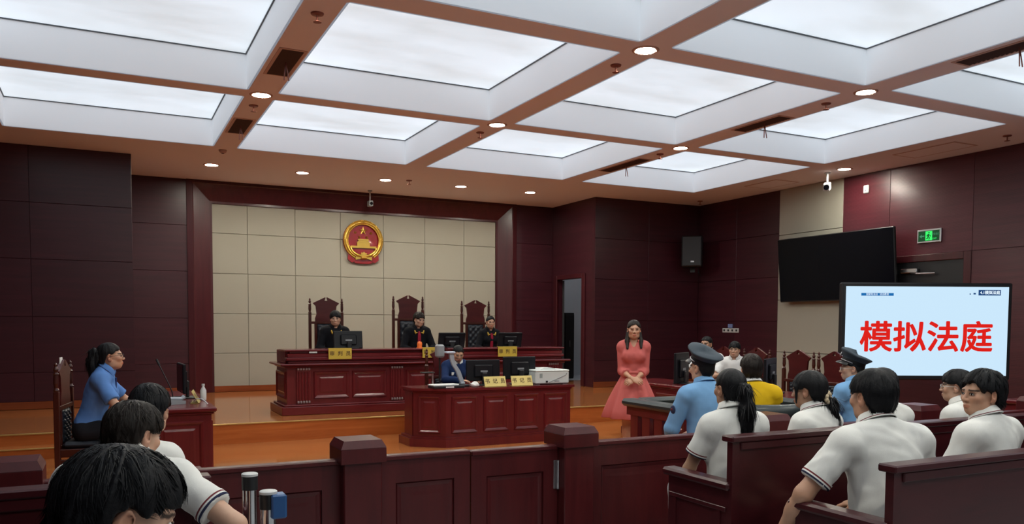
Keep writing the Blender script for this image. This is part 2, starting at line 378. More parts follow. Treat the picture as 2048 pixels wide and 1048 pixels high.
MB().box(9.6, 15.2, CEIL-.05, 10.8, 15.6, CEIL-.01).obj('corridor_fill_light', M['corridor_fill_glow'], None, label='unseen white fill light added to brighten the corridor beyond the doorway', cat='ceiling light')  # out-of-sight glowing panel, put in to light the corridor walls
cab = thing('cabinet', 'black cabinet standing in the corridor behind the open doorway', 'cabinet', (9.62, 16.6, PLAT))
MB().box(-.25, -.2, 0, .25, .2, 1.55, c=.01).obj('body', M['dark_door'], cab)
for xx in (-.24, .01):
    dd = MB().box(xx, -.22, .04, xx+.23, -.2, 1.5, c=.005).obj('door', M['black'], cab)
    MB().box(xx+.10, -.232, .75, xx+.115, -.22, .9).obj('handle', M['silver'], dd)
w3 = MB().box(8.84, 13.92, 0, XR, 14.02, CEIL).obj('wall_front_far_right', M['wallwood'], **st)
wall_panels(w3, 8.84, XR-.02, ZW, 13.92, 2, M['wallwood']); skirting('baseboard_front_far_right', 8.84, XR, 13.92)
# right wall (own frame: local x runs along -Y, faces -X)
wR = MB().box(XR, YB, 0, XR+.15, 13.92, CEIL).obj('wall_right', M['wallwood'], **st)
CY0, CY1 = 10.08, 11.56
D2A, D2B, D2Z = 7.83, 9.02, 2.56
def rp(y0, y1, mat, n, zs):
    wd = (y1-y0)/n
    for k in range(len(zs)-1):
        me = MB().box(-.02, -wd/2+.002, .003, 0, wd/2-.002, zs[k+1]-zs[k]-.003, c=.003).mesh('wall_panel', mat)
        for i in range(n): link('wall_panel', me, wR, (XR, y0+(i+.5)*wd, zs[k]))
rp(CY1, 13.9, M['wallwood'], 2, ZW)
for k, (z0, z1) in enumerate(zip([.0, 1.03, 2.02, 3.24], [1.03, 2.02, 3.24, CEIL])):
    MB().box(XR-.03, CY0+.003, z0+.004, XR, CY1-.003, z1-.004, c=.006).obj('padded_panel', M['tile'], wR)
rp(D2B+.12, CY0, M['wallwood_fine'], 1, [0, D2Z+.1, CEIL]); rp(D2A-.12, D2B+.12, M['wallwood_fine'], 1, [D2Z+.1, CEIL])
rp(3.7, D2A-.12, M['wallwood_fine'], 2, [0, D2Z+.1, CEIL]); rp(YB, 3.7, M['wallwood_fine'], 4, [0, D2Z+.1, CEIL])
d2 = MB().box(XR-.035, D2A-.12, 0, XR, D2A, D2Z+.1, c=.008).obj('door_2', M['framewood'], **st)
MB().box(XR-.035, D2B, 0, XR, D2B+.12, D2Z+.1, c=.008).obj('jamb', M['framewood'], d2)
MB().box(XR-.035, D2A, D2Z-.01, XR, D2B, D2Z+.1, c=.008).obj('lintel', M['framewood'], d2)
MB().box(XR-.012, D2A, 2.12, XR-.002, D2B, D2Z-.01).obj('transom', M['dark_door'], d2)
MB().box(XR-.03, D2A, 2.08, XR-.004, D2B, 2.14).obj('rail', M['framewood'], d2)
lf = MB().box(XR-.02, D2A+.005, 0, XR-.004, D2B-.005, 2.08).obj('door_leaf', M['wallwood'], d2)
MB().box(XR-.09, D2B-.45, 2.38, XR-.03, D2B-.16, 2.45, c=.01).tube([(XR-.08, D2B-.35, 2.38), (XR-.16, D2B-.5, 2.36), (XR-.06, D2B-.75, 2.36)], .012).obj('door_closer', M['silver'], d2)
# left, rear walls
MB().box(XL-.15, YB, 0, XL, 13.9, CEIL).obj('wall_left', M['wallwood'], **st)
MB().box(XL, YB-.15, 0, XR, YB, CEIL).obj('wall_rear', M['wallwood'], **st)

# ------------------------------------------------------------------ ceiling fittings
def downlight(x, y, label):
    t = thing('downlight', label, 'downlight', (x, y, CEIL), group='recessed round downlights')
    MB().lathe([(.088, .02), (.088, -.002), (.105, -.010), (.125, -.006), (.128, 0), (.10, .02)], 24).obj('trim_ring', M['vent_frame'], t, True)
    MB().lathe([(.001, -.0065), (.085, -.0065), (.088, -.001), (.001, -.001)], 24).obj('lamp', M['down'], t)
BX = [1.608, 4.546, 7.488]; names = ['left', 'middle', 'right']
for j, (y, rn) in enumerate(((9.51, 'far'), (6.31, 'near'), (3.1, 'third'), (-.08, 'fourth'))):
    for i, x in enumerate(BX): downlight(x, y, 'bright round downlight at %s beam crossing, %s crossing row' % (names[i], rn))
for i, x in enumerate((1.58, 3.043, 4.51, 5.97, 7.43)):
    downlight(x, 14.05, 'small bright downlight in ceiling above the judges, %s from left of five' % ['first', 'second', 'third', 'fourth', 'fifth'][i])
downlight(10.85, 9.52, 'bright downlight beside the right wall near the ceiling camera')
def sprinkler(x, y, label):
    t = thing('sprinkler', label, 'sprinkler', (x, y, CEIL), group='fire sprinklers on the ceiling')
    MB().lathe([(.001, 0), (.055, 0), (.05, -.012), (.015, -.016), (.001, -.016)][::-1], 16).obj('escutcheon', M['red_metal'], t)
    MB().lathe([(.001, -.075), (.035, -.073), (.035, -.069), (.008, -.066), (.008, -.016), (.001, -.016)], 12).obj('nozzle', M['red_metal'], t)
for x, y, l in ((1.61, 6.82, 'dark sprinkler on left beam nearest the camera'), (1.604, 10.01, 'small sprinkler on left beam behind its far downlight'),
                (4.545, 6.80, 'dark sprinkler on middle beam beyond the near downlight'), (4.523, 9.99, 'small sprinkler on middle beam beyond the far downlight'),
                (7.47, 6.84, 'sprinkler on right beam beyond its near downlight'), (10.86, 6.85, 'sprinkler at far right near the right wall'),
                (7.48, 9.98, 'sprinkler on right beam beyond its far downlight'), (11.04, 13.35, 'sprinkler in the far right ceiling corner'), (4.9, 13.9, 'sprinkler in ceiling above the judges')):
    sprinkler(x, y, l)
sd = thing('smoke_detector', 'round smoke detector at the far end of the left beam', 'smoke detector', (1.6, 12.78, CEIL))
MB().lathe([(.001, -.045), (.03, -.045), (.05, -.03), (.06, 0), (.001, 0)], 18).obj('housing', M['vent_frame'], sd, True)
MB().lathe([(.001, -.055), (.02, -.053), (.02, -.045), (.001, -.045)], 12).obj('sensor', M['vent'], sd, True)
def vent(x, y, ln, label, wd=.2):
    t = thing('ceiling_vent', label, 'air vent', (x, y, CEIL), group='air vents in the ceiling beams')
    a, b_ = wd/2, ln/2
    MB().box(-a-.03, -b_-.03, -.006, -a, b_+.03, 0).box(a, -b_-.03, -.006, a+.03, b_+.03, 0).box(-a, -b_-.03, -.006, a, -b_, 0).box(-a, b_, -.006, a, b_+.03, 0).obj('frame', M['vent_frame'], t)
    mb = MB().box(-a, -b_, -.001, a, b_, 0)
    mb.obj('backing', M['vent'], t)
    n = int(ln/.045); me = MB().add([(-a,-.016,-.004),(a,-.016,-.004),(a,.012,-.012),(-a,.012,-.012)], [(3,2,1,0),(0,1,2,3)]).mesh('slat', M['vent'])
    for i in range(n): link('slat', me, t, (0, -b_+(i+.5)*ln/n, 0))
    for k in (-.02, .025):
        MB().tube([(0, -.05, -.004), (k*.5, -.06, -.09), (k, -.07, -.19)], .006, 5).obj('ribbon', M['red_metal'], t)
for x, y, ln, l in ((1.62, 8.24, .83, 'brown slatted air vent with hanging ribbons on left beam, nearer one'), (1.61, 11.13, .82, 'brown slatted air vent with hanging ribbons on left beam, farther one'),
                    (7.5, 7.9, .8, 'brown air vent with ribbons on right beam between its two downlights'), (7.5, 4.7, 1.0, 'brown air vent with ribbons on right beam, nearest the camera'),
                    (7.5, 10.95, 1.1, 'brown air vent at the far end of right beam')): vent(x, y, ln, l)
def hatch(x, y, ax, ay, label):
    t = thing('access_panel', label, 'access panel', (x, y, CEIL), group='flush access panels')
    MB().box(-ax, -ay, -.006, ax, ay, 0).obj('frame', M['vent_frame'], t); MB().box(-ax+.03, -ay+.03, -.008, ax-.03, ay-.03, -.004, c=.002).obj('hatch', M['ceiling'], t)
hatch(10.82, 7.9, .25, .5, 'flush rectangular ceiling hatch by right wall, nearer one'); hatch(10.85, 11.15, .28, .4, 'flush rectangular ceiling hatch by right wall, farther one')
t = thing('security_camera', 'white box security camera hanging from ceiling by the right wall', 'camera', (10.85, 9.87, CEIL))
MB().lathe([(.001, -.02), (.05, -.02), (.055, 0), (.001, 0)], 16).tube([(0,0,-.02), (0,0,-.16)], .018).obj('bracket', M['white'], t)
b_ = MB().box(-.055, -.17, -.07, .055, .13, .05, c=.012).xf(Matrix.Translation((0,0,-.22)) @ Matrix.Rotation(-.9, 4, 'Z') @ Matrix.Rotation(.25, 4, 'X')).obj('body', M['white'], t)
MB().lathe([(.001, .01), (.042, .01), (.046, 0), (.046, -.02), (.001, -.02)], 16).xf(Matrix.Translation((0,0,-.22)) @ Matrix.Rotation(-.9, 4, 'Z') @ Matrix.Rotation(.25, 4, 'X') @ Matrix.Translation((0,-.175,-.01)) @ RX90).obj('lens', M['black_gloss'], b_)
t = thing('security_camera', 'small grey camera hanging on a stem in front of the frame over the judges', 'camera', (4.6, 15.3, CEIL))
MB().lathe([(.001, -.02), (.04, -.02), (.045, 0), (.001, 0)], 14).tube([(0,0,-.02), (0,0,-.2)], .014).obj('stem', M['silver'], t)
MB().box(-.04, -.09, -.31, .04, .07, -.2, c=.012).obj('body', M['grey'], t)
MB().tube([(0,-.10,-.26), (0,-.085,-.26)], .03, 14).obj('lens', M['black_gloss'], t)
# ------------------------------------------------------------------ wall fittings
t = thing('speaker', 'black wall speaker high in the far right corner', 'loudspeaker', (11.02, 13.55, 2.75), -.75)
MB().box(-.21, -.15, 0, .21, .17, .64, c=.02).obj('cabinet', M['black'], t)
MB().box(-.19, -.165, .02, .19, -.15, .62, c=.006).obj('grille', plain('speaker_grille', (.022, .025, .03, 1), .5, bump=.3, bscale=300), t)
MB().box(-.02, -.172, .09, .05, -.165, .12).obj('badge', M['silver'], t)
MB().tube([(0,.17,.3), (0,.43,.3)], .03).box(-.05, .17, -.1, .05, .2, .4).obj('bracket', M['black'], t)
MB().tube([(.12,.1,0), (.13,.12,-.12), (.18,.2,-.18)], .012, 6).obj('cable', M['black'], t)
t = thing('switch_panel', 'white strip of four wall switches with blue box above', 'switch', (XR-.02, 12.85, 1.43))
MB().box(-.012, -.24, -.045, 0, .24, .045, c=.004).obj('plate', M['white'], t)
me = MB().box(-.02, -.022, -.02, -.012, .022, .02, c=.003).mesh('rocker', M['black'])
for k in range(4): link('rocker', me, t, (0, -.18+k*.12, 0))
MB().box(-.03, -.06, .05, 0, .06, .13, c=.006).obj('control_box', plain('pale_blue_plastic', (.2, .26, .5, 1), .4), t)
t = thing('wireless_device', 'small white rounded box high on the right wall', 'wall device', (XR-.02, 9.6, 3.84))
MB().box(-.03, -.055, -.075, 0, .055, .06, c=.014).obj('body', M['white'], t)
MB().tube([(-.034, 0, -.03), (-.03, 0, -.03)], .012).obj('indicator', M['grey'], t)
# exit sign
t = thing('exit_sign', 'green lit exit sign in a silver frame on the right wall', 'exit sign', (XR-.02, 8.4, 2.94), -PI/2)
MB().box(-.205, -.03, -.105, .205, 0, .105, c=.006).obj('frame', M['silver'], t)
MB().box(-.18, -.033, -.08, .18, -.03, .08).obj('panel', M['exit_dark'], t)
MB().box(-.055, -.0345, -.07, .06, -.033, .072).obj('doorway', M['exit_green'], t)
fm = MB(); mm = lambda p, r: fm.tube([(x, -.0352, z) for x, z in p], r, 6)
mm([(.0, .028), (-.006, -.008)], .011); mm([(0, .02), (.026, .004), (.032, -.012)], .006); mm([(0, .02), (-.022, .012), (-.03, -.006)], .006)
mm([(-.006, -.008), (.016, -.03), (.008, -.058)], .007); mm([(-.006, -.008), (-.014, -.036), (-.038, -.042)], .007); fm.ball((.006, -.0352, .046), .011)
fm.obj('running_figure', M['exit_dark'], t)
mb = MB()
mb.prism([(-.16, 0), (-.12, -.028), (-.12, -.01), (-.075, -.01), (-.075, .01), (-.12, .01), (-.12, .028)], -.0345, -.033, ax='y')
mb.obj('arrow', M['exit_glow'], t)
text_obj('lettering', '安全出口', .036, M['exit_glow'], t, Matrix.Translation((.118, -.034, .02)) @ RX90, .0005)
text_obj('lettering', 'EXIT', .036, M['exit_green'], t, Matrix.Translation((.1, -.034, -.05)) @ RX90, .0005)
# black TV on the right wall
t = thing('wall_tv', 'large black switched-off television on a bracket on the right wall', 'television', (11.33, 10.08, 1.97), -PI/2)
tl = Matrix.Rotation(.09, 4, 'X')
MB().box(-1.245, -.03, 0, 1.245, .03, 1.16, c=.012).xf(tl).obj('casing', M['black'], t)
MB().box(-1.23, -.034, .022, 1.23, -.03, 1.145).xf(tl).obj('screen', M['tv_glass'], t)
MB().box(-.3, -.02, .3, .3, .15, .8).obj('bracket', M['black'], t)
# lit interactive board on a stand
BW, BH = 2.11, 1.15
t = thing('display_board', 'large lit display on a stand showing red heading', 'display', (9.5, 6.98, 0), -.455)
bz = .90
MB().box(-BW/2-.055, -.03, bz-.06, BW/2+.055, .06, bz+BH+.05, c=.015).obj('casing', M['black'], t)
scr = MB().box(-BW/2, -.036, bz, BW/2, -.03, bz+BH).obj('screen', M['screen'], t)
for (x0, x1, z0, z1, mt) in ((-.86, -.44, 1.030, 1.065, 'screen_blue'), (.66, .95, 1.040, 1.110, 'screen_navy'), (.595, .625, 1.052, 1.072, 'screen_navy'), (.545, .56, 1.050, 1.064, 'screen_navy')):
    MB().box(x0, -.0375, bz+z0, x1, -.036, bz+z1).obj('slide_block', M[mt], scr)
Tm = lambda x, z: Matrix.Translation((x, -.038, bz+z)) @ RX90
text_obj('lettering', '模拟法庭', .415, M['screen_red'], scr, Tm(0.0, .475) @ Matrix.Diagonal((1.05, 1, 1, 1)), .0008, .009)
text_obj('lettering', '国家宪法日   法治教育', .03, M['screen_text'], scr, Tm(-.65, 1.047), .0005)
text_obj('lettering', '4.1模拟法庭', .05, M['screen_text'], scr, Tm(.81, 1.074), .0005, .001)
for sx in (-.45, .45):
    MB().box(sx-.04, .06, .12, sx+.04, .12, bz+.7, c=.01).obj('upright', M['black'], t)
    MB().box(sx-.05, -.3, .05, sx+.05, .4, .12, c=.01).obj('foot', M['black'], t)
    for yy in (-.26, .36): MB().tube([(sx-.02, yy, .026), (sx+.02, yy, .026)], .026, 14).obj('caster', M['grey'], t)
MB().box(-.45, .07, .4, .45, .11, .46).obj('crossbar', M['black'], t)
# national emblem
t = thing('emblem', 'round red and gold national emblem high on the cream judges wall', 'emblem', (4.58, 15.75, 3.175))
MB().tube([(0, -.02, 0), (0, -.005, 0)], .40, 48).obj('backing', M['emblem_red'], t)
mb = MB()
gl = []
for k in range(0, 101):
    a = math.radians(-58 + k*2.96); gl.append((.352*math.cos(a), -.05, .352*math.sin(a)))
mb.tube(gl, .036, 8)
for k in range(64):
    for s_, rr in ((0, .318), (1, .352), (2, .388)):
        a = math.radians(-60 + k*300/63 + s_*2.2)
        m_ = Matrix.Translation((rr*math.cos(a), -.075+.008*abs(s_-1), rr*math.sin(a))) @ Matrix.Rotation(-a, 4, 'Y') @ Matrix.Rotation((-1 if a < PI/2 else 1)*.5, 4, 'Y')
        q = MB().ball((0, 0, 0), (.012, .016, .026), 6, 4).xf(m_); mb.add(q.v, q.f)
mb.obj('wheat_wreath', M['gold'], t, True)
mb = MB()
def star(mb, cx, cz, r, rot=0., y=-.045):
    vs = [(cx, y-.014, cz)]
    for k in range(10):
        a = rot + PI/2 + k*PI/5; q = r if k % 2 == 0 else r*.4; vs.append((cx+q*math.cos(a), y, cz+q*math.sin(a)))
    mb.add(vs, [(0, 1+(k+1) % 10, 1+k) for k in range(10)])
MB().tube([(0, -.03, 0), (0, -.02, 0)], .325, 40).obj('red_field', M['emblem_red'], t)
sb = MB(); star(sb, 0, .19, .085)
for x, z, rr in ((-.16, .15, .4), (-.075, .065, .2), (.075, .065, -.2), (.16, .15, -.4)): star(sb, x, z, .036, rr)
sb.obj('star', M['gold'], t)
gb = MB()
gb.prism([(-.26, -.15), (.26, -.15), (.26, -.11), (-.26, -.11)], -.07, -.04, ax='y')
gb.prism([(-.13, -.11), (.13, -.11), (.125, -.04), (-.125, -.04)], -.065, -.04, ax='y').prism([(-.14, -.045), (.14, -.045), (.11, -.02), (-.11, -.02)], -.07, -.04, ax='y')
gb.prism([(-.10, -.02), (.10, -.02), (.10, .0), (-.10, .0)], -.06, -.04, ax='y').prism([(-.12, .0), (.12, .0), (.10, .028), (-.10, .028)], -.07, -.04, ax='y')
gb.obj('gate_tower', M['gold'], t)
ar = [(.27*math.cos(math.radians(a)), -.06, -.11+.2*math.sin(math.radians(a))) for a in range(184, 357, 6)]
MB().tube(ar, .03, 8).obj('ribbon', M['gold'], t, True)
cg = MB(); gear = []
for k in range(28):
    r_ = .075 if (k//2) % 2 else .06; a = 2*PI*k/28; gear.append((r_*math.cos(a), -.285+r_*math.sin(a)*.8))
cg.prism(gear, -.08, -.05, ax='y').obj('cogwheel', M['gold'], t)
for s_ in (-1, 1):
    pl = [(s_*.30, -.24), (s_*.315, -.38), (s_*.23, -.44), (s_*.18, -.42), (s_*.17, -.30)]
    if s_ > 0: pl = pl[::-1]
    MB().prism(pl, -.06, -.005, ax='y').obj('drape', M['emblem_red'], t)
    pl = [(s_*.06, -.36), (s_*.165, -.385), (s_*.165, -.315), (s_*.06, -.335)]
    if s_ > 0: pl = pl[::-1]
    MB().prism(pl[::-1], -.085, -.05, ax='y').obj('ribbon_end', M['gold'], t)
MB().prism([(-.18, -.44), (-.12, -.455), (.12, -.455), (.18, -.44), (.17, -.28), (-.17, -.28)], -.05, -.005, ax='y').obj('drape', M['emblem_red'], t)
MB().tube([(-.055, -.085, -.345), (.055, -.085, -.345)], .03, 8).obj('knot', M['gold'], t)
# ------------------------------------------------------------------ judges' bench
t = thing('judge_bench', 'long dark red judges bench with panelled front and fluted pilasters', 'bench', (0, 0, PLAT))
J0, J1, JF = 2.24, 6.68, 11.46
mb = MB().box(J0, JF, .14, J1, JF+.06, .68).box(J0, JF+.06, .14, J0+.05, 12.2, .68).box(J1-.05, JF+.06, .14, J1, 12.2, .68)
mb.obj('body', M['deskwood'], t)
MB().box(J0-.09, JF-.11, 0, J1+.09, 12.25, .115, c=.006).box(J0-.05, JF-.07, .115, J1+.05, 12.22, .14, c=.008).obj('plinth', M['deskwood_h'], t)
MB().box(J0-.03, JF-.03, .655, J1+.03, 12.22, .685, c=.008).box(J0-.10, JF-.10, .685, J1+.10, 12.26, .715, c=.01).obj('counter', M['deskwood_h'], t)
ur = MB()
for z0, z1, o in ((.715, .755, .0), (.755, .80, .03), (.80, .85, .01), (.85, .90, -.02)): ur.box(J0-o+.02, JF-o+.0, z0, J1+o-.02, JF+.10, z1, c=.008)
ur.box(J0+.0, JF+.1, .715, J0+.10, 12.2, .90, c=.01).box(J1-.1, JF+.1, .715, J1, 12.2, .90, c=.01)
ur.obj('upper_rail', M['deskwood_h'], t)
MB().box(J0-.02, JF-.03, .885, J1+.02, 11.95, .91, c=.008).obj('top', M['deskwood_h'], t)
px_ = [2.47, 3.84, 5.21, 6.50]
for x in px_:
    p = MB().box(x-.10, JF-.025, .14, x+.10, JF, .655, c=.004).obj('pilaster', M['deskwood'], t)
    fl = MB()
    for k in range(4): fl.tube([(x-.065+k*.043, JF-.028, .20), (x-.065+k*.043, JF-.028, .60)], .012, 8)
    fl.obj('fluting', M['deskwood'], p)
    for z in (.155, .62):
        q = MB()
        for k in range(5): q.box(x-.092+k*.038, JF-.04, z, x-.064+k*.038, JF-.02, z+.035, c=.006)
        q.obj('ornament', plain('pewter_ornament', (.30, .24, .24, 1), .45, .3), p)
for a, b_ in zip(px_[:-1], px_[1:]):
    for k in range(2):
        x0 = a+.13+k*((b_-a-.26)/2)+.01; x1 = x0+(b_-a-.26)/2-.04
        molding(MB(), x0, .21, x1, .60, JF).obj('panel', M['deskwood'], t)
q = molding(MB(), -.33, .21, .33, .60, 0).xf(Matrix.Translation((J0, 11.86, 0)) @ Matrix.Rotation(-PI/2, 4, 'Z')).obj('panel', M['deskwood'], t)
MB().box(2.55, JF-.02, .86, 2.66, JF-.016, .885).obj('sticker', M['white'], t)
MB().box(J0+.4, 12.5, PLAT, J1-.35, 13.75, .40).obj('floor_dais', M['floor'], **st)

def nameplate(name, label, body, x, y, z, wd, ht, tilt, mat, grp, tsize, rotz=0, gap='  '):
    t = thing(name, label, 'name plate', (x, y, z), rotz, grp)
    R = Matrix.Rotation(tilt, 4, 'X')
    MB().box(-wd/2, -.006, 0, wd/2, .0, ht, c=.002).xf(R).obj('plate', mat, t)
    text_obj('lettering', gap.join(body), tsize, M['ink'], t, R @ Matrix.Translation((0, -.0075, ht*.5)) @ RX90, .0005, .001)
    if tilt: MB().prism([(-.01, 0), (-.01-.0, .004), (.07, .004), (.07, 0)], -wd/2, wd/2, ax='x').obj('stand', mat, t)
    return t
g_ = 'yellow signs on the front of the judges bench'
for x, l in ((2.985, 'yellow name sign on judges bench below the left judge'), (4.40, 'yellow name sign on judges bench below the middle judge'), (5.655, 'yellow name sign on judges bench below the right judge')):
    body = '审判长' if 'middle' in l else '审判员'
    t = nameplate('name_sign', l, body, x, JF-.035, 1.03, .335, .155, 0, M['plate'], g_, .075)
    MB().box(-.1675, -.006, .153, .1675, .05, .157).obj('hook', M['plate'], t)

# ------------------------------------------------------------------ monitors
def monitor(x, y, z, rotz, label, wd=.48, ht=.29, lift=.10, grp=None, tilt=.12, ledge=False):
    """screen faces +Y of its own frame, shell back faces -Y"""
    t = thing('monitor', label, 'monitor', (x, y, z), rotz, grp)
    R = Matrix.Translation((0, 0, lift)) @ Matrix.Rotation(tilt, 4, 'X')
    s = MB().box(-wd/2, -.02, 0, wd/2, .012, ht, c=.008)
    s.box(-wd*.28, -.045, ht*.18, wd*.28, -.02, ht*.78, c=.015)
    if ledge: s.box(-wd/2, -.024, ht*.9, wd/2, -.018, ht*.93)
    s.xf(R).obj('shell', M['monback'], t)
    MB().box(-wd/2+.012, .012, .015, wd/2-.012, .0135, ht-.012).xf(R).obj('screen', M['black_gloss'], t)
    MB().box(-.05, -.047, ht*.42, .05, -.045, ht*.5).xf(R).obj('badge', M['grey'], t)
    MB().box(-.035, -.075, .012, .035, -.045, lift+ht*.4, c=.008).obj('neck', M['black'], t)
    MB().box(-.12, -.15, 0, .12, .07, .014, c=.005).obj('base', M['black'], t)
    return t
g_ = 'monitors on the judges bench'
JT = 1.17
monitor(3.2, 11.78, JT, .05, 'black monitor in front of the left judge, seen from behind', .44, .26, .0, g_, -.12)
monitor(4.84, 11.78, JT, -.05, 'black monitor beside the middle judge, seen from behind', .44, .24, .0, g_, .22, True)
monitor(5.86, 11.78, JT, -.05, 'black monitor in front of the right judge, seen from behind', .42, .24, .0, g_, .2, True)
t = thing('bell', 'small orange rounded object on judges bench before the middle judge', 'ornament', (4.26, 11.62, JT))
MB().lathe([(.001, 0), (.045, 0), (.042, .012), (.034, .03), (.04, .06), (.03, .095), (.001, .105)], 16).obj('body', M['orange'], t, True)
MB().lathe([(.001, 0), (.05, 0), (.05, .008), (.001, .008)], 16).obj('base', M['orange'], t)

# ------------------------------------------------------------------ clerk's desk
t = thing('clerk_desk', 'dark red clerk desk with angled corner and five front panels', 'desk', (0, 0, 0))
def inset(poly, d):   # offset open polyline polygon outward by d (simple scaling of normals)
    n = len(poly); out = []
    for i in range(n):
        p, a, b_ = Vector(poly[i]), Vector(poly[i-1]), Vector(poly[(i+1) % n])
        n1 = Vector(((p-a).y, -(p-a).x)).normalized(); n2 = Vector(((b_-p).y, -(b_-p).x)).normalized()
        k = (n1+n2)/(1+n1.dot(n2)); out.append(tuple(p+k*d))
    return out
CP = [(3.44, 9.95), (3.44, 9.62), (3.77, 9.34), (5.57, 9.34), (5.57, 9.95)]
bd = MB()
for a, b_ in zip(CP[:-1], CP[1:]):
    if a == CP[3]: a = (5.57, 9.392)
    if b_ == CP[1]: b_ = (3.44, 9.66)
    n_ = Vector((-(b_[1]-a[1]), b_[0]-a[0])).normalized()*.05
    bd.prism([a, b_, (b_[0]+n_.x, b_[1]+n_.y), (a[0]+n_.x, a[1]+n_.y)], .12, .70)
bd.obj('body', M['deskwood'], t)
def band(d, z0, z1): 
    return MB().prism(inset(CP, d), z0, z1)
b1 = band(.06, 0, .10); q = band(.035, .10, .125); b1.add(q.v, q.f); b1.obj('plinth', M['deskwood'], t)
b1 = band(.015, .68, .705); q = band(.04, .705, .735); b1.add(q.v, q.f); b1.obj('top', M['deskwood_h'], t)
for k in range(4):
    x0 = 3.80+k*.44; molding(MB(), x0+.04, .17, x0+.40, .635, 9.34, .04, .02).obj('panel', M['deskwood'], t)
ang = math.atan2(9.34-9.62, 3.77-3.44)
molding(MB(), .07, .17, .36, .635, 0, .035, .018).xf(Matrix.Translation((3.44, 9.62, 0)) @ Matrix.Rotation(ang, 4, 'Z')).obj('panel', M['deskwood'], t)
CT = .735
g_ = 'monitors on the clerk desk'
monitor(4.45, 9.72, CT, -.03, 'black monitor on clerk desk beside the seated clerk, seen from behind', .48, .28, .055, g_, -.03)
monitor(4.98, 9.70, CT, .05, 'black monitor on clerk desk next to the printer, seen from behind', .50, .30, .07, g_, -.03)
t = thing('socket_strip', 'white sockets behind the monitor next to the printer', 'socket', (4.93, 9.52, CT))
MB().box(-.06, -.02, 0, .06, .02, .05, c=.006).obj('body', M['white'], t); MB().box(-.04, -.022, .015, .04, -.02, .035).obj('slot', M['grey'], t)
t = thing('standby_light', 'small device with blue light between the two clerk monitors', 'device', (4.6, 9.55, CT))
MB().box(-.06, -.03, 0, .06, .03, .035, c=.006).obj('body', M['black'], t); MB().box(-.03, -.032, .012, .03, -.03, .024).obj('lamp', M['standby'], t)
g_ = 'brass name plates on the clerk desk'
nameplate('name_plate', 'brass name plate leaning on clerk desk below the left monitor', '书记员', 4.485, 9.40, CT+.002, .31, .135, -.35, M['plate2'], g_, .07)
nameplate('name_plate', 'brass name plate leaning on clerk desk beside the printer', '书记员', 4.875, 9.40, CT+.002, .31, .135, -.35, M['plate2'], g_, .07)
t = thing('printer', 'pale grey box printer at the right end of clerk desk', 'printer', (5.36, 9.62, CT), -.06)
MB().box(-.25, -.18, .012, .25, .2, .175, c=.012).obj('body', M['printer'], t)
MB().box(-.255, -.185, .172, .255, .205, .195, c=.01).prism([(-.15, .195), (.1, .195), (.06, .215), (-.1, .215)], -.1, .15, ax='y').obj('lid', M['printer'], t)
MB().box(-.19, -.183, .09, -.15, -.18, .15).obj('grille', plain('printer_grille', (.30, .36, .35, 1), .5), t)
MB().box(-.10, -.186, .028, -.07, -.18, .052).obj('socket', M['black'], t)
MB().tube([(-.05, -.186, .03), (.2, -.186, .125), (.21, -.186, .15)], .004, 6).obj('cord', M['grey'], t)
MB().box(.03, -.184, .04, .10, -.18, .05).obj('label_slot', M['grey'], t)
for x in (-.2, .2): MB().box(x-.03, -.15, 0, x+.03, .15, .012).obj('foot', M['grey'], t)
t = thing('document_camera', 'grey slanted document camera arm standing before the clerk', 'document camera', (4.07, 9.6, CT))
MB().box(-.12, -.09, 0, .10, .10, .03, c=.006).obj('base', M['black'], t)
MB().box(-.0, -.03, .03, .06, .03, .06, c=.006).obj('foot', M['lightgrey'], t)
pts = [(.03, 0, .05), (.0, 0, .12), (-.03, 0, .20), (-.085, 0, .28), (-.115, 0, .36), (-.125, 0, .43)]
am = MB()
vs = []; 
for p in pts: vs += [(p[0]-.028, -.02, p[2]), (p[0]+.028, -.02, p[2]), (p[0]+.028, .02, p[2]), (p[0]-.028, .02, p[2])]
fs = [(4*i+k, 4*i+(k+1) % 4, 4*i+4+(k+1) % 4, 4*i+4+k) for i in range(len(pts)-1) for k in range(4)] + [(3, 2, 1, 0), tuple(range(20, 24))]
am.add(vs, fs).obj('arm', M['lightgrey'], t)
MB().box(-.20, -.05, .43, -.08, .06, .455, c=.008).obj('camera_head', plain('pale_blue_shell', (.5, .58, .72, 1), .4), t)
t = thing('desk_speaker', 'dark grey upright speaker on a stand behind document camera', 'loudspeaker', (3.86, 9.78, CT))
MB().box(-.055, -.05, .37, .055, .05, .54, c=.02).obj('cabinet', M['grey'], t)
MB().tube([(0, 0, .01), (0, 0, .38)], .012).lathe([(.001, 0), (.07, 0), (.06, .012), (.001, .015)], 18).obj('stand', M['black'], t)
t = thing('desk_lamp', 'thin silver desk lamp with a flat dark head at left of clerk desk', 'lamp', (3.70, 9.62, CT))
MB().lathe([(.001, 0), (.05, 0), (.045, .014), (.001, .018)], 18).obj('base', M['black'], t)
MB().tube([(0, 0, .012), (0, 0, .185)], .012, 10).obj('pole', M['silver'], t)
MB().box(-.16, -.03, .18, .02, .03, .198, c=.005).obj('lamp_head', M['black'], t)
t = thing('binder', 'black document binder under papers at left of clerk desk', 'binder', (3.83, 9.47, CT+.001), .02)
MB().box(-.21, -.10, 0, .21, .11, .03, c=.005).obj('cover', M['black'], t)
MB().box(-.05, -.103, .006, .06, -.10, .024).obj('label', M['paper'], t)
t = thing('paper_stack', 'loose white papers on the black binder at left of clerk desk', 'papers', (3.80, 9.49, CT+.032), .1)
MB().box(-.18, -.09, 0, .17, .09, .012, c=.002).obj('sheets', M['paper'], t)
MB().box(-.16, -.08, .012, .18, .09, .015).obj('top_sheet', M['paper'], t)
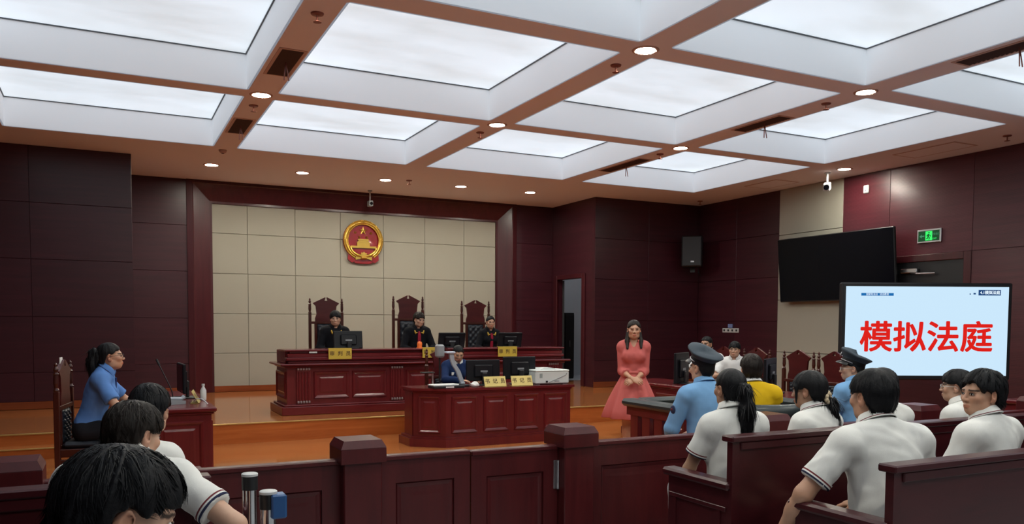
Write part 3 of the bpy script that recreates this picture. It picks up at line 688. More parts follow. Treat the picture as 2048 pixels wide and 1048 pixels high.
t = thing('crumpled_tissue', 'crumpled white tissue on clerk desk in front of the clerk', 'tissue', (4.2, 9.45, CT))
mb = MB().ball((0, 0, .03), (.07, .05, .03), 12, 8); mb.v = [(x*(1+.3*math.sin(40*z+31*x)), y*(1+.3*math.sin(55*x)), max(.001, z*(1+.25*math.sin(60*x+40*y)))) for x, y, z in mb.v]
mb.obj('tissue', M['paper'], t)

# ------------------------------------------------------------------ chairs
def make_chair(ht, wd, label, grp):
    t = thing('courtroom_chair', label, 'chair', group=grp); sh = .48; yb = -.25; a = wd/2
    for sx in (-1, 1):
        x = sx*(a-.022)
        MB().box(x-.022, yb-.022, 0, x+.022, yb+.022, ht-.27, c=.004).lathe([(.022, ht-.27), (.028, ht-.26), (.016, ht-.24), (.024, ht-.2), (.02, ht-.13), (.026, ht-.12), (.014, ht-.105), (.022, ht-.08), (.012, ht-.055), (.016, ht-.04), (.001, ht-.02)], 12, (x, yb, 0)).obj('back_post', M['chairwood'], t)
        MB().box(x-.024, .19, 0, x+.024, .24, sh-.03, c=.004).obj('front_leg', M['chairwood'], t)
        MB().box(x-.018, yb, .30, x+.018, .2, .36, c=.004).obj('side_rail', M['chairwood'], t)
        xi = sx*(a-.115)
        MB().box(xi-.02, yb-.018, sh-.04, xi+.02, yb+.018, ht-.40, c=.003).obj('inner_stile', M['chairwood'], t)
    ci = a-.075; zt = ht; zb = ht-.40
    n_ = .012
    pl = [(-ci+.03, zb+.05), (-ci+.03, zb), (ci-.03, zb), (ci-.03, zb+.05), (ci-.055, zb+.12), (ci-.04, zb+.25), (ci, zb+.29), (ci, zt-.10), (.03, zt-.012), (n_, zt-.006), (n_, zt-.03), (.026, zt-.062), (-.026, zt-.062), (-n_, zt-.03), (-n_, zt-.006), (-.03, zt-.012), (-ci, zt-.10), (-ci, zb+.29), (-ci+.04, zb+.25), (-ci+.055, zb+.12)]
    MB().prism(pl, yb-.016, yb+.016, ax='y').obj('crest', M['crestwood'], t)
    MB().box(-a+.03, yb-.02, zb-.04, a-.03, yb+.02, zb, c=.004).obj('cross_rail', M['chairwood'], t)
    MB().box(-a+.03, yb-.02, sh-.06, a-.03, yb+.02, sh, c=.004).obj('cross_rail', M['chairwood'], t)
    x0, x1, z0, z1 = -a+.135, a-.135, sh, zb-.04; nx, nz = 18, 40; vs = []; fs = []
    MB().box(x0, yb-.02, z0, x1, yb+.0, z1).obj('back_board', M['chairwood'], t)
    for j in range(nz+1):
        for i in range(nx+1):
            u, v = i/nx, j/nz; e = min(u, 1-u, v*2, 2-v*2)*8; e = min(1, e)**.5
            p, q = u*3+v*6, u*3-v*6
            d = (.012+.028*(abs(math.sin(PI*p))*abs(math.sin(PI*q)))**.4)*e
            vs.append((x0+(x1-x0)*u, yb+d, z0+(z1-z0)*v))
    for j in range(nz):
        for i in range(nx): k = j*(nx+1)+i; fs.append((k+1, k, k+nx+1, k+nx+2))
    MB().add(vs, fs).obj('back_pad', M['leather'], t, True)
    MB().box(-a+.02, yb+.0, sh-.10, a-.02, .24, sh-.03, c=.006).obj('seat_frame', M['chairwood'], t)
    MB().box(-a+.03, yb+.03, sh-.03, a-.03, .25, sh+.03, c=.025).obj('seat', M['leather'], t)
    MB().box(-a+.04, .20, .2, a-.04, .225, .24).obj('stretcher', M['chairwood'], t)
    return t
def put(o, x, y, z, yw, label): o.location = (x, y, z); o.rotation_euler = (0, 0, -math.radians(yw)); o['label'] = label; return o
jc = make_chair(1.57, .57, 'x', 'judges high chairs'); jt = make_chair(1.63, .57, 'x', 'judges high chairs')
put(jc, 3.22, 12.95, .40, 180, 'high carved chair with dark padded back behind the left judge')
put(jt, 4.63, 12.95, .40, 180, 'tallest carved chair with dark padded back behind the middle judge')
put(copy_tree(jc), 5.89, 12.95, .40, 180, 'high carved chair with dark padded back behind the right judge')
pc = make_chair(1.22, .56, 'x', 'carved party chairs')
put(pc, -.10, 8.12, 0, 100, 'carved chair with dark tufted back under the woman in blue shirt')
t = thing('paper_tag', 'white paper tag on top of chair behind the woman in blue shirt', 'paper', (-.36, 8.12, 1.16), -math.radians(100))
MB().box(-.04, -.004, 0, .04, .004, .075, c=.001).prism([(-.035, 0), (0, -.1), (.035, 0)], -.003, .003, ax='y').obj('sheet', M['paper'], t)
for y, l in ((9.62, 'carved chair under the man in white by the far end of desk'), (8.92, 'carved chair under the young man in white with dark fringe'),
             (7.93, 'empty carved chair at left of two, by the cream wall panel'), (7.33, 'empty carved chair at right of two, nearest the lit display')):
    put(copy_tree(pc), 8.22 if y > 8 else 8.02, y, 0, -90, l)
put(copy_tree(pc), 4.22, 10.28, 0, 180, 'carved chair under the clerk in blue jacket')
# ------------------------------------------------------------------ party desks
def party_desk(x0, x1, y0, y1, label, ends=(1, 1), face=1):
    t = thing('party_desk', label, 'desk', (0, 0, 0), group='dark red party desks')
    fx = (x1-.05, x1) if face > 0 else (x0, x0+.05)
    MB().box(fx[0], y0+.05, .1, fx[1], y1-.05, .72).box(x0, y0, .1, x1, y0+.05, .72).box(x0, y1-.05, .1, x1, y1, .72).obj('body', M['deskwood'], t)
    MB().box(x0-.03, y0-.03, 0, x1+.03, y1+.03, .10, c=.006).obj('plinth', M['deskwood'], t)
    MB().box(x0-.02, y0-.02, .70, x1+.02, y1+.02, .72, c=.004).box(x0-.045, y0-.045, .72, x1+.045, y1+.045, .765, c=.012).obj('top', M['deskwood_h'], t)
    molding(MB(), x0+.07, .18, x1-.07, .64, y0, .04).obj('panel', M['deskwood'], t)
    n = int((y1-y0)/.6); wd = (y1-y0)/n
    for k in range(n):
        mb = molding(MB(), -wd/2+.05, .18, wd/2-.05, .64, 0, .04)
        R = Matrix.Rotation(PI/2 if face > 0 else -PI/2, 4, 'Z')
        mb.xf(Matrix.Translation((x1 if face > 0 else x0, y0+(k+.5)*wd, 0)) @ R).obj('panel', M['deskwood'], t)
    return t
party_desk(.30, .86, 7.93, 9.9, 'dark red desk in front of the woman in blue shirt')
DD = [(5.15, 7.3), (7.32, 9.5)]
party_desk(6.55, 7.15, 5.15, 7.3, 'dark red desk at right with white paper on its near end', face=-1)
party_desk(6.55, 7.15, 7.39, 9.5, 'dark red desk in front of the two seated men in white', face=-1)
DT = .766
monitor(6.80, 8.55, DT, .55, 'black monitor standing on the desk of the two men in white', .5, .40, .01, 'monitors on the right hand desks', .0)
monitor(6.80, 6.95, DT, .55, 'black monitor on right hand desk behind the man in yellow vest', .48, .30, .1, 'monitors on the right hand desks', .0)
t = thing('paper', 'white sheet of paper on the near end of right hand desk', 'paper', (6.9, 5.3, DT), .15); MB().box(-.15, -.11, 0, .15, .11, .012, c=.002).obj('sheet', M['paper'], t)
t = thing('paper', 'white paper on right hand desk beside the monitor behind the yellow vest', 'paper', (6.85, 7.15, DT), -.3); MB().box(-.10, -.14, 0, .10, .14, .012, c=.002).obj('sheet', M['paper'], t)
t = thing('side_table', 'dark red side table at right edge beside the lit display', 'table', (9.0, 5.05, 0))
MB().box(-.5, -.3, .73, .7, .3, .77, c=.01).obj('top', M['deskwood_h'], t)
MB().box(-.46, -.26, .0, .66, .26, .73).obj('body', M['deskwood'], t)
molding(MB(), -.4, .12, .6, .64, -.26, .05).obj('panel', M['deskwood'], t)
# prosecutor's desk things
PT = .766
monitor(.68, 8.95, PT, 1.62, 'black monitor edge on at far end of left desk', .46, .30, .06, None, .0)
t = thing('microphone', 'thin black gooseneck microphone on left desk', 'microphone', (.58, 8.62, PT))
MB().box(-.06, -.07, 0, .06, .07, .035, c=.01).obj('base', M['black'], t)
MB().tube([(0, 0, .03), (-.01, 0, .1), (-.05, 0, .2), (-.12, .02, .36)], .006, 6).obj('gooseneck', M['black'], t)
MB().tube([(-.12, .02, .36), (-.145, .02, .42)], .012, 8).obj('head', M['black'], t)
t = thing('desk_phone', 'grey telephone with handset on left desk below the monitor', 'telephone', (.55, 8.35, PT), .5)
MB().prism([(-.09, 0), (.09, 0), (.09, .03), (-.09, .06)], -.09, .09, ax='y').obj('base', M['grey'], t)
MB().tube([(-.1, -.06, .075), (-.08, -.06, .06), (.06, -.06, .05), (.09, -.06, .065)], [.024, .016, .016, .024], 8).obj('handset', M['lightgrey'], t)
nameplate('name_plate', 'yellow name plate leaning beside the monitor on left desk', '公诉人', .80, 8.42, PT+.002, .26, .13, -.5, M['plate2'], None, .06, 1.42)
t = thing('water_bottle', 'small clear white capped bottle behind name plate on left desk', 'bottle', (.86, 8.62, PT))
MB().lathe([(.001, 0), (.028, 0), (.03, .01), (.03, .10), (.012, .135), (.012, .145), (.001, .145)], 14).obj('body', plain('pale_plastic', (.6, .63, .65, 1), .2), t, True)
MB().lathe([(.001, .143), (.015, .143), (.015, .165), (.001, .165)], 12).obj('cap', M['white'], t)
t = thing('cable', 'loose white cable curling over the edge of left desk', 'cable', (.80, 8.25, PT))
MB().tube([(-.06, .1, .006), (-.04, .0, .05), (.0, -.05, .055), (.03, -.1, .03), (.05, -.12, .007)], .006, 6).obj('wire', M['white'], t)

# ------------------------------------------------------------------ bar fence and gate
FY, FH = 4.38, .80
PX = [-3.9+1.86, -.40, 1.24, 2.62, 4.26, 5.90, 7.54]
for i, x in enumerate(PX):
    l = ['dark red fence post by the left wall', 'square dark red fence post at left edge in front of the left desk', 'square dark red fence post left of the gate', 'square dark red fence post right of the gate',
         'dark red fence post hidden behind seated girls', 'dark red fence post behind the man with spectacles', 'dark red fence post at far right'][i]
    t = thing('fence_post', l, 'post', (x, FY, 0), group='bar fence posts')
    MB().box(-.107, -.107, 0, .107, .107, .79, c=.006).obj('shaft', M['fencewood'], t)
    c_ = MB().box(-.127, -.127, .785, .127, .127, .868, c=.003)
    c_.add([(-.127,-.127,.868),(.127,-.127,.868),(.127,.127,.868),(-.127,.127,.868),(-.105,-.105,.91),(.105,-.105,.91),(.105,.105,.91),(-.105,.105,.91)], [(0,1,5,4),(1,2,6,5),(2,3,7,6),(3,0,4,7),(4,5,6,7)])
    c_.obj('cap', M['fencewood'], t)
def fence_bay(name, x0, x1, label, grp, h=FH, np=1, gate=False):
    t = thing(name, label, 'gate' if gate else 'fence', (0, FY, 0), group=grp)
    a = .025
    MB().box(x0, -a-.012, h-.03, x1, a+.012, h, c=.006).obj('top_rail', M['fencewood'], t)
    MB().box(x0, -a, .04 if gate else 0, x0+.10, a, h-.03).obj('stile', M['fencewood'], t); MB().box(x1-.10, -a, .04 if gate else 0, x1, a, h-.03).obj('stile', M['fencewood'], t)
    MB().box(x0+.10, -a, h-.16, x1-.10, a, h-.03).obj('rail', M['fencewood'], t); MB().box(x0+.10, -a, .04 if gate else 0, x1-.10, a, .16).obj('rail', M['fencewood'], t)
    wd = (x1-x0-.2)/np
    for k in range(np):
        p0 = x0+.1+k*wd
        mb = MB().box(p0+.001, -.012, .16, p0+wd-.001, .012, h-.16)
        for sgn in (1, -1):
            mb2 = molding(MB(), p0+.004, .162, p0+wd-.004, h-.162, -.012, .03, .006)
            if sgn < 0: mb2.v = [(2*p0+wd-x, -y, z) for x, y, z in mb2.v]
            mb.add(mb2.v, mb2.f)
        mb.obj('panel', M['fencewood'], t)
    return t
g_ = 'bar fence sections'
fence_bay('fence_section', -1.93, -.507, 'dark red panelled fence section along the left wall side', g_)
fence_bay('fence_section', -.293, 1.133, 'dark red panelled fence section behind the two chrome stanchions', g_)
gl = fence_bay('gate_leaf', 1.352, 1.910, 'left leaf of the dark red gate between fence posts', 'gate leaves', .803, gate=True)
gr = fence_bay('gate_leaf', 1.919, 2.508, 'right leaf of the dark red gate with silver hinge', 'gate leaves', .795, gate=True)
for g in (gl, gr):
    MB().box(*((1.39, -.03, 0) if g is gl else (2.43, -.03, 0)), *((1.43, .03, .05) if g is gl else (2.47, .03, .05))).obj('foot', M['black'], g)
MB().box(2.478, -.034, .52, 2.506, -.024, .70, c=.003).tube([(2.505, -.036, .52), (2.505, -.036, .70)], .01, 8).obj('hinge', M['silver'], gr)
fence_bay('fence_section', 2.732, 4.153, 'dark red panelled fence section behind the girl with long ponytail', g_)
fence_bay('fence_section', 4.367, 5.793, 'dark red panelled fence section behind the girl with pale scrunchie', g_)
fence_bay('fence_section', 6.007, 7.433, 'dark red panelled fence section at the far right', g_)
# ------------------------------------------------------------------ pews
def pew(x0, x1, b, label, ends, bh=.98):
    t = thing('pew', label, 'bench', (0, b, 0), group='public gallery pews')
    MB().box(x0+.02, -.035, .10, x1-.02, .005, bh-.03).obj('backboard', M['benchwood'], t)
    MB().box(x0-.015, -.06, bh-.032, x1+.015, .03, bh, c=.006).obj('cap', M['benchwood'], t)
    MB().box(x0+.05, -.05, bh-.075, x1-.05, -.035, bh-.032, c=.005).obj('back_moulding', M['benchwood'], t)
    MB().box(x0+.05, .005, .41, x1-.05, .44, .45, c=.01).obj('seat', M['benchwood'], t)
    MB().box(x0+.05, .36, .06, x1-.05, .39, .41).obj('apron', M['benchwood'], t)
    for e in ends:
        x = x0 if e == 'l' else x1; s_ = 1 if e == 'l' else -1
        xa, xb = sorted((x, x+s_*.05))
        ep = MB().box(xa, -.04, 0, xb, .0, bh-.03).box(xa, -.0, 0, xb, .48, .70).obj('end_panel', M['benchwood'], t)
        MB().box(xa-.022, -.03, .695, xb+.022, .52, .738, c=.012).obj('armrest', M['benchwood'], ep)
        xo = xa-.008 if e == 'l' else xb
        MB().box(xo, .0, .58, xo+.008, .47, .605, c=.003).box(xo, .04, .12, xo+.008, .43, .145, c=.003).box(xo, .04, .145, xo+.008, .065, .58).box(xo, .405, .145, xo+.008, .43, .58).obj('end_moulding', M['benchwood'], ep)
    return t
pew(-2.3, .325, 3.22, 'dark red front left pew behind the middle of three boys', 'rl'); pew(-2.3, .356, 2.29, 'dark red second left pew, just below the picture', 'rl'); pew(-2.3, .356, 1.36, 'dark red left pew of the nearest boy', 'rl')
pew(2.85, 7.6, 3.2, 'dark red front right pew behind the girl with long ponytail', 'lr'); pew(2.86, 7.6, 2.26, 'dark red second right pew with glossy top edge, nearest the camera', 'lr')
# ------------------------------------------------------------------ stanchions
for (x, y, z, l) in ((.53, 3.52, .915, 'chrome stanchion post by fence, farther of two'), (.545, 3.17, .905, 'chrome stanchion post with blue belt cassette, nearer of two')):
    t = thing('stanchion', l, 'stanchion', (x, y, 0), group='chrome queue stanchions')
    MB().lathe([(.001, 0), (.16, 0), (.155, .012), (.05, .03), (.001, .032)], 28).obj('base', M['chrome'], t, True)
    MB().tube([(0, 0, .02), (0, 0, z-.07)], .031, 24).obj('post', M['chrome'], t, True); auto_smooth(bpy.context.scene.objects[t.children[-1].name])
    auto_smooth(MB().lathe([(.001, z-.07), (.033, z-.07), (.033, z-.012), (.001, z-.012)], 24).obj('collar', M['black'], t))
    auto_smooth(MB().lathe([(.001, z-.012), (.034, z-.012), (.034, z-.003), (.03, z), (.001, z)], 24).obj('cap', M['white'], t))
    if 'nearer' in l:
        MB().box(.005, -.045, z-.105, .062, .02, z-.012, c=.006).obj('belt_cassette', M['belt_blue'], t)
        MB().box(.056, -.03, z-.10, .066, .01, z-.02, c=.003).obj('belt_end', M['black'], t)
# ------------------------------------------------------------------ dock
t = thing('dock', 'dark red defendant dock with black padded rail and slatted sides', 'dock', (0, 0, 0))
DX0, DX1, DYF, DYN, DH = 4.05, 5.42, 5.86, 5.18, .90
for nm, (a, b_) in (('rail', ((DX0-.02, DYN-.06), (DX0+.13, DYF+.04))), ('rail', ((DX1-.13, DYN-.06), (DX1+.02, DYF+.04))), ('rail', ((DX0+.14, DYF-.11), (DX1-.14, DYF+.04)))):
    MB().box(a[0], a[1], DH-.065, b_[0], b_[1], DH, c=.022).obj('padded_rail', M['rail_pad'], t)
def slat(x0, y0, x1, y1): MB().box(x0, y0, .10, x1, y1, DH-.13, c=.004).obj('slat', M['deskwood'], t)
for x in (DX0+.02, DX1-.07):
    MB().box(x, DYN, DH-.14, x+.05, DYF, DH-.065).obj('upper_beam', M['deskwood'], t); MB().box(x, DYN, 0, x+.05, DYF, .11).obj('plinth', M['deskwood'], t)
    for k in range(4): slat(x+.005, DYN+.01+k*.17, x+.045, DYN+.12+k*.17)
MB().box(DX0+.07, DYF-.07, DH-.14, DX1-.07, DYF-.02, DH-.065).obj('upper_beam', M['deskwood'], t); MB().box(DX0+.07, DYF-.07, 0, DX1-.07, DYF-.02, .11).obj('plinth', M['deskwood'], t)
for k in range(7): slat(DX0+.09+k*.172, DYF-.065, DX0+.21+k*.172, DYF-.025)
t = thing('dock_chair', 'dark red chair with curved black padded back rail behind yellow vest', 'chair', (4.74, 4.95, 0))
arc = [(.36*math.sin(a), -.06-.26*math.cos(a)+.0, .87) for a in [math.radians(d) for d in range(-80, 81, 10)]]
mb = MB().tube(arc, .05, 10); mb.v = [(x, y, .87+(z-.87)*1.25) for x, y, z in mb.v]; mb.obj('back_rail', M['rail_pad'], t, True)
for d in (-75, -25, 25, 75):
    a = math.radians(d); x, y = .36*math.sin(a), -.06-.26*math.cos(a); MB().box(x-.02, y-.02, 0, x+.02, y+.02, .83, c=.003).obj('leg', M['deskwood'], t)
MB().box(-.26, -.26, .42, .26, .2, .46, c=.01).obj('seat', M['leather'], t)
MB().box(-.24, .15, 0, -.2, .19, .42).box(.2, .15, 0, .24, .19, .42).obj('leg', M['deskwood'], t)
def stool(x, y, h, label, g='plain stools under the officers'):
    t = thing('stool', label, 'stool', (x, y, 0), group=g)
    MB().lathe([(.001, h-.05), (.16, h-.05), (.17, h-.03), (.16, h), (.001, h)], 20).obj('seat', M['leather'], t, True)
    for k in range(4): a = PI/4+k*PI/2; MB().tube([(.18*math.cos(a), .18*math.sin(a), 0), (.12*math.cos(a), .12*math.sin(a), h-.04)], .015, 8).obj('leg', M['black'], t)
# ------------------------------------------------------------------ people: signed-distance bodies meshed with surface nets
V3 = lambda *a: np.array(a, float)
def nrm(v): return v/np.linalg.norm(v)
class Grid:
    def __init__(s, lo, hi, h):
        s.lo = np.array(lo, float); s.h = h; s.ax = [np.arange(lo[k], hi[k]+h, h) for k in range(3)]
        s.D = np.full([len(a) for a in s.ax], .5, np.float32)
    def full(s): return s.ax[0][:, None, None], s.ax[1][None, :, None], s.ax[2][None, None, :]
    def add(s, prim, infl=0., k=.02, sub=False):
        f, lo, hi = prim; m = infl+k+2.5*s.h; sl = []
        for q in range(3):
            a = np.searchsorted(s.ax[q], lo[q]-m); b_ = np.searchsorted(s.ax[q], hi[q]+m)
            if b_-a < 1: return s
            sl.append(slice(a, b_))
        d = f(s.ax[0][sl[0]][:, None, None], s.ax[1][sl[1]][None, :, None], s.ax[2][sl[2]][None, None, :]) - infl
        A = s.D[tuple(sl)]
        if sub:
            d = -d; hh = np.maximum(k-np.abs(A-d), 0)/k; s.D[tuple(sl)] = np.maximum(A, d)+hh*hh*k*.25
        else:
            hh = np.maximum(k-np.abs(A-d), 0)/k; s.D[tuple(sl)] = np.minimum(A, d)-hh*hh*k*.25
        return s
    def cut(s, c, n):      # keep the side where (p-c).n < 0
        X, Y, Z = s.full(); s.D = np.maximum(s.D, (X-c[0])*n[0]+(Y-c[1])*n[1]+(Z-c[2])*n[2]); return s
    def noise(s, amp, fr, seed, n=5):
        r = np.random.default_rng(seed); X, Y, Z = s.full(); a = 0
        for i in range(n):
            k = r.normal(size=3); k = k/np.linalg.norm(k)*fr*r.uniform(.6, 1.5); p = r.uniform(0, 6.28)
            a = a + np.sin(k[0]*X+k[1]*Y+k[2]*Z+p + 1.3*np.sin(fr*.35*(X*k[1]/fr+Y*k[2]/fr+Z*k[0]/fr)*2+p))
        s.D = s.D + (amp*a/n).astype(np.float32); return s
    def nets(s):
        D = s.D; I = D < 0; n = D.shape
        c = [D[a:n[0]-1+a, b_:n[1]-1+b_, d:n[2]-1+d] for a in (0,1) for b_ in (0,1) for d in (0,1)]
        ci = sum([(x < 0).astype(np.int8) for x in c]); act = (ci > 0) & (ci < 8)
        ijk = np.argwhere(act); vals = np.stack([x[act] for x in c], 1); off = np.array([(a, b_, d) for a in (0,1) for b_ in (0,1) for d in (0,1)], float)
        P = np.zeros((len(ijk), 3)); W = np.zeros(len(ijk))
        for e0 in range(8):
            for k in (1, 2, 4):
                e1 = e0 | k
                if e1 == e0: continue
                a, b_ = vals[:, e0], vals[:, e1]; m_ = (a < 0) != (b_ < 0)
                t = np.where(m_, a/np.where(m_, a-b_, 1), 0)
                P += np.where(m_[:, None], off[e0]+(off[e1]-off[e0])*t[:, None], 0); W += m_
        P = (P/W[:, None]+ijk)*s.h+s.lo
        idx = np.full(act.shape, -1, np.int64); idx[act] = np.arange(len(ijk)); Q = []
        for ax in range(3):
            u, v = (ax+1) % 3, (ax+2) % 3
            A = np.take(I, range(n[ax]-1), ax); B = np.take(I, range(1, n[ax]), ax); e = np.argwhere(A != B)
            e = e[(e[:, u] > 0) & (e[:, v] > 0) & (e[:, u] < n[u]-1) & (e[:, v] < n[v]-1)]
            if not len(e): continue
            ins = A[tuple(e.T)]; du = np.zeros(3, int); du[u] = 1; dv = np.zeros(3, int); dv[v] = 1
            q = np.stack([idx[tuple((e-du-dv).T)], idx[tuple((e-dv).T)], idx[tuple(e.T)], idx[tuple((e-du).T)]], 1)
            q[~ins] = q[~ins][:, ::-1]; Q.append(q)
        Q = np.concatenate(Q) if Q else np.zeros((0, 4), int)
        return P, Q[(Q >= 0).all(1)]
def np_mesh(name, P, Q, mats, tint=None):
    me = bpy.data.meshes.new(name); me.vertices.add(len(P)); me.vertices.foreach_set('co', np.asarray(P, np.float32).ravel())
    me.loops.add(len(Q)*4); me.loops.foreach_set('vertex_index', Q.astype(np.int32).ravel())
    me.polygons.add(len(Q)); me.polygons.foreach_set('loop_start', np.arange(0, len(Q)*4, 4, dtype=np.int32))
    me.polygons.foreach_set('use_smooth', np.ones(len(Q), bool)); me.update(calc_edges=True)
    for m_ in (mats if isinstance(mats, (list, tuple)) else [mats]): me.materials.append(m_)
    if tint is not None:
        at = me.color_attributes.new('tint', 'FLOAT_COLOR', 'POINT'); at.data.foreach_set('color', np.c_[tint, np.ones(len(tint))].astype(np.float32).ravel())
    return me
def cap(a, b_, ra, rb, flat=None, fr=1.):
    a, b_ = np.array(a, float), np.array(b_, float); d = b_-a; dd = max(d@d, 1e-9); r = max(ra, rb)
    def f(X, Y, Z):
        x, y, z = X-a[0], Y-a[1], Z-a[2]
        t = np.clip((x*d[0]+y*d[1]+z*d[2])/dd, 0, 1); x, y, z = x-t*d[0], y-t*d[1], z-t*d[2]
        if flat is not None:
            q = (x*flat[0]+y*flat[1]+z*flat[2])*(1/fr-1); x, y, z = x+q*flat[0], y+q*flat[1], z+q*flat[2]
        return np.sqrt(x*x+y*y+z*z)-(ra+(rb-ra)*t)
    return f, np.minimum(a, b_)-r, np.maximum(a, b_)+r
def capcut(a, b_, ra, rb):   # flat far end
    f, lo, hi = cap(a, np.array(b_)+(np.array(b_)-np.array(a))*.5, ra, rb+(rb-ra)*.5); b_ = np.array(b_, float); n = nrm(b_-np.array(a, float))
    return (lambda X, Y, Z: np.maximum(f(X, Y, Z), (X-b_[0])*n[0]+(Y-b_[1])*n[1]+(Z-b_[2])*n[2])), lo, hi
def ell(c, r, R=None):
    c, r = np.array(c, float), np.array(r, float)
    def f(X, Y, Z):
        x, y, z = X-c[0], Y-c[1], Z-c[2]
        if R is not None: x, y, z = (R[0][0]*x+R[1][0]*y+R[2][0]*z, R[0][1]*x+R[1][1]*y+R[2][1]*z, R[0][2]*x+R[1][2]*y+R[2][2]*z)
        k0 = np.sqrt((x/r[0])**2+(y/r[1])**2+(z/r[2])**2); k1 = np.sqrt((x/r[0]**2)**2+(y/r[1]**2)**2+(z/r[2]**2)**2)
        return k0*(k0-1)/np.maximum(k1, 1e-6)
    m_ = r.max() if R is not None else r
    return f, c-m_, c+m_
def rotx(a): c, s_ = math.cos(a), math.sin(a); return np.array([[1,0,0],[0,c,-s_],[0,s_,c]])
def roty(a): c, s_ = math.cos(a), math.sin(a); return np.array([[c,0,s_],[0,1,0],[-s_,0,c]])
def rotz(a): c, s_ = math.cos(a), math.sin(a); return np.array([[c,-s_,0],[s_,c,0],[0,0,1]])

def skin_mat(name, c):
    m, N, L, b = new_mat(name); at = N.new('ShaderNodeAttribute'); at.attribute_name = 'tint'
    mx = N.new('ShaderNodeMix'); mx.data_type = 'RGBA'; mx.blend_type = 'MULTIPLY'; mx.inputs[0].default_value = 1; mx.inputs[6].default_value = c
    L.new(at.outputs['Color'], mx.inputs[7]); L.new(mx.outputs[2], b.inputs['Base Color'])
    b.inputs['Roughness'].default_value = .5; b.inputs['Subsurface Weight'].default_value = .12; b.inputs['Subsurface Radius'].default_value = (.012, .005, .003)
    nz = N.new('ShaderNodeTexNoise'); nz.inputs['Scale'].default_value = 180; bp = N.new('ShaderNodeBump'); bp.inputs['Strength'].default_value = .06; bp.inputs['Distance'].default_value = .004
    L.new(nz.outputs['Fac'], bp.inputs['Height']); L.new(bp.outputs[0], b.inputs['Normal'])
    return m
M['skin'] = skin_mat('skin_light', (.57, .345, .24, 1)); M['skin2'] = skin_mat('skin_tan', (.40, .225, .145, 1)); M['skin3'] = skin_mat('skin_warm', (.54, .30, .195, 1))
def hair_mat(name, c, rough=.42):
    m, N, L, b = new_mat(name); tc = N.new('ShaderNodeTexCoord'); nz = N.new('ShaderNodeTexNoise'); nz.inputs['Scale'].default_value = 90; nz.inputs['Detail'].default_value = 4
    L.new(tc.outputs['Object'], nz.inputs['Vector']); cr = N.new('ShaderNodeValToRGB'); cr.color_ramp.elements[0].color = tuple(x*.6 for x in c[:3])+(1,); cr.color_ramp.elements[1].color = tuple(x*1.6 for x in c[:3])+(1,)
    L.new(nz.outputs['Fac'], cr.inputs[0]); L.new(cr.outputs[0], b.inputs['Base Color']); b.inputs['Roughness'].default_value = rough; b.inputs['Specular IOR Level'].default_value = .2
    bp = N.new('ShaderNodeBump'); bp.inputs['Strength'].default_value = .25; bp.inputs['Distance'].default_value = .006; L.new(nz.outputs['Fac'], bp.inputs['Height']); L.new(bp.outputs[0], b.inputs['Normal'])
    return m
M['hair'] = hair_mat('hair_black', (.006, .0062, .0075, 1), .52); M['hair_brown'] = hair_mat('hair_dark_brown', (.016, .012, .010, 1), .48)
cloth = lambda n, c, r=.85, b_=.05: plain(n, c, r, spec=.2, bump=b_, bscale=260, var=.05)
M['polo'] = cloth('white_polo', (.74, .74, .71, 1)); M['white_shirt'] = cloth('white_shirt', (.74, .75, .75, 1)); M['blue_shirt'] = cloth('blue_uniform_shirt', (.10, .23, .55, 1))
M['sky_shirt'] = cloth('pale_blue_uniform_shirt', (.20, .41, .70, 1)); M['yellow'] = cloth('yellow_vest', (.72, .45, .01, 1)); M['robe'] = cloth('black_robe', (.0045, .005, .008, 1), .85); M['red_cloth'] = cloth('red_robe_front', (.30, .012, .035, 1), .6)
M['navy_jacket'] = cloth('navy_jacket', (.009, .024, .085, 1)); M['coral'] = cloth('coral_dress', (.53, .125, .115, 1), .75); M['trousers'] = cloth('dark_trousers', (.012, .013, .018, 1)); M['pale_trousers'] = cloth('white_trousers', (.60, .60, .58, 1))
M['navy_tie'] = cloth('navy_tie', (.012, .03, .12, 1), .6); M['maroon_stripe'] = cloth('maroon_stripe', (.16, .03, .035, 1)); M['navy_stripe'] = cloth('navy_stripe', (.03, .035, .08, 1)); M['cap_cloth'] = cloth('cap_cloth', (.052, .070, .090, 1), .7)
M['cap_band'] = cloth('cap_band', (.008, .009, .012, 1), .5); M['scrunchie'] = cloth('pale_scrunchie', (.62, .50, .34, 1)); M['shoe'] = plain('shoe_leather', (.012, .011, .011, 1), .3); M['eye_white'] = plain('eye_white', (.62, .60, .57, 1), .2); M['iris'] = plain('iris_dark', (.012, .007, .004, 1), .15)
M['frame_metal'] = plain('spectacle_frame', (.03, .03, .035, 1), .3, .6); M['pink_hair_tie'] = plain('hair_tie', (.45, .28, .22, 1), .6)

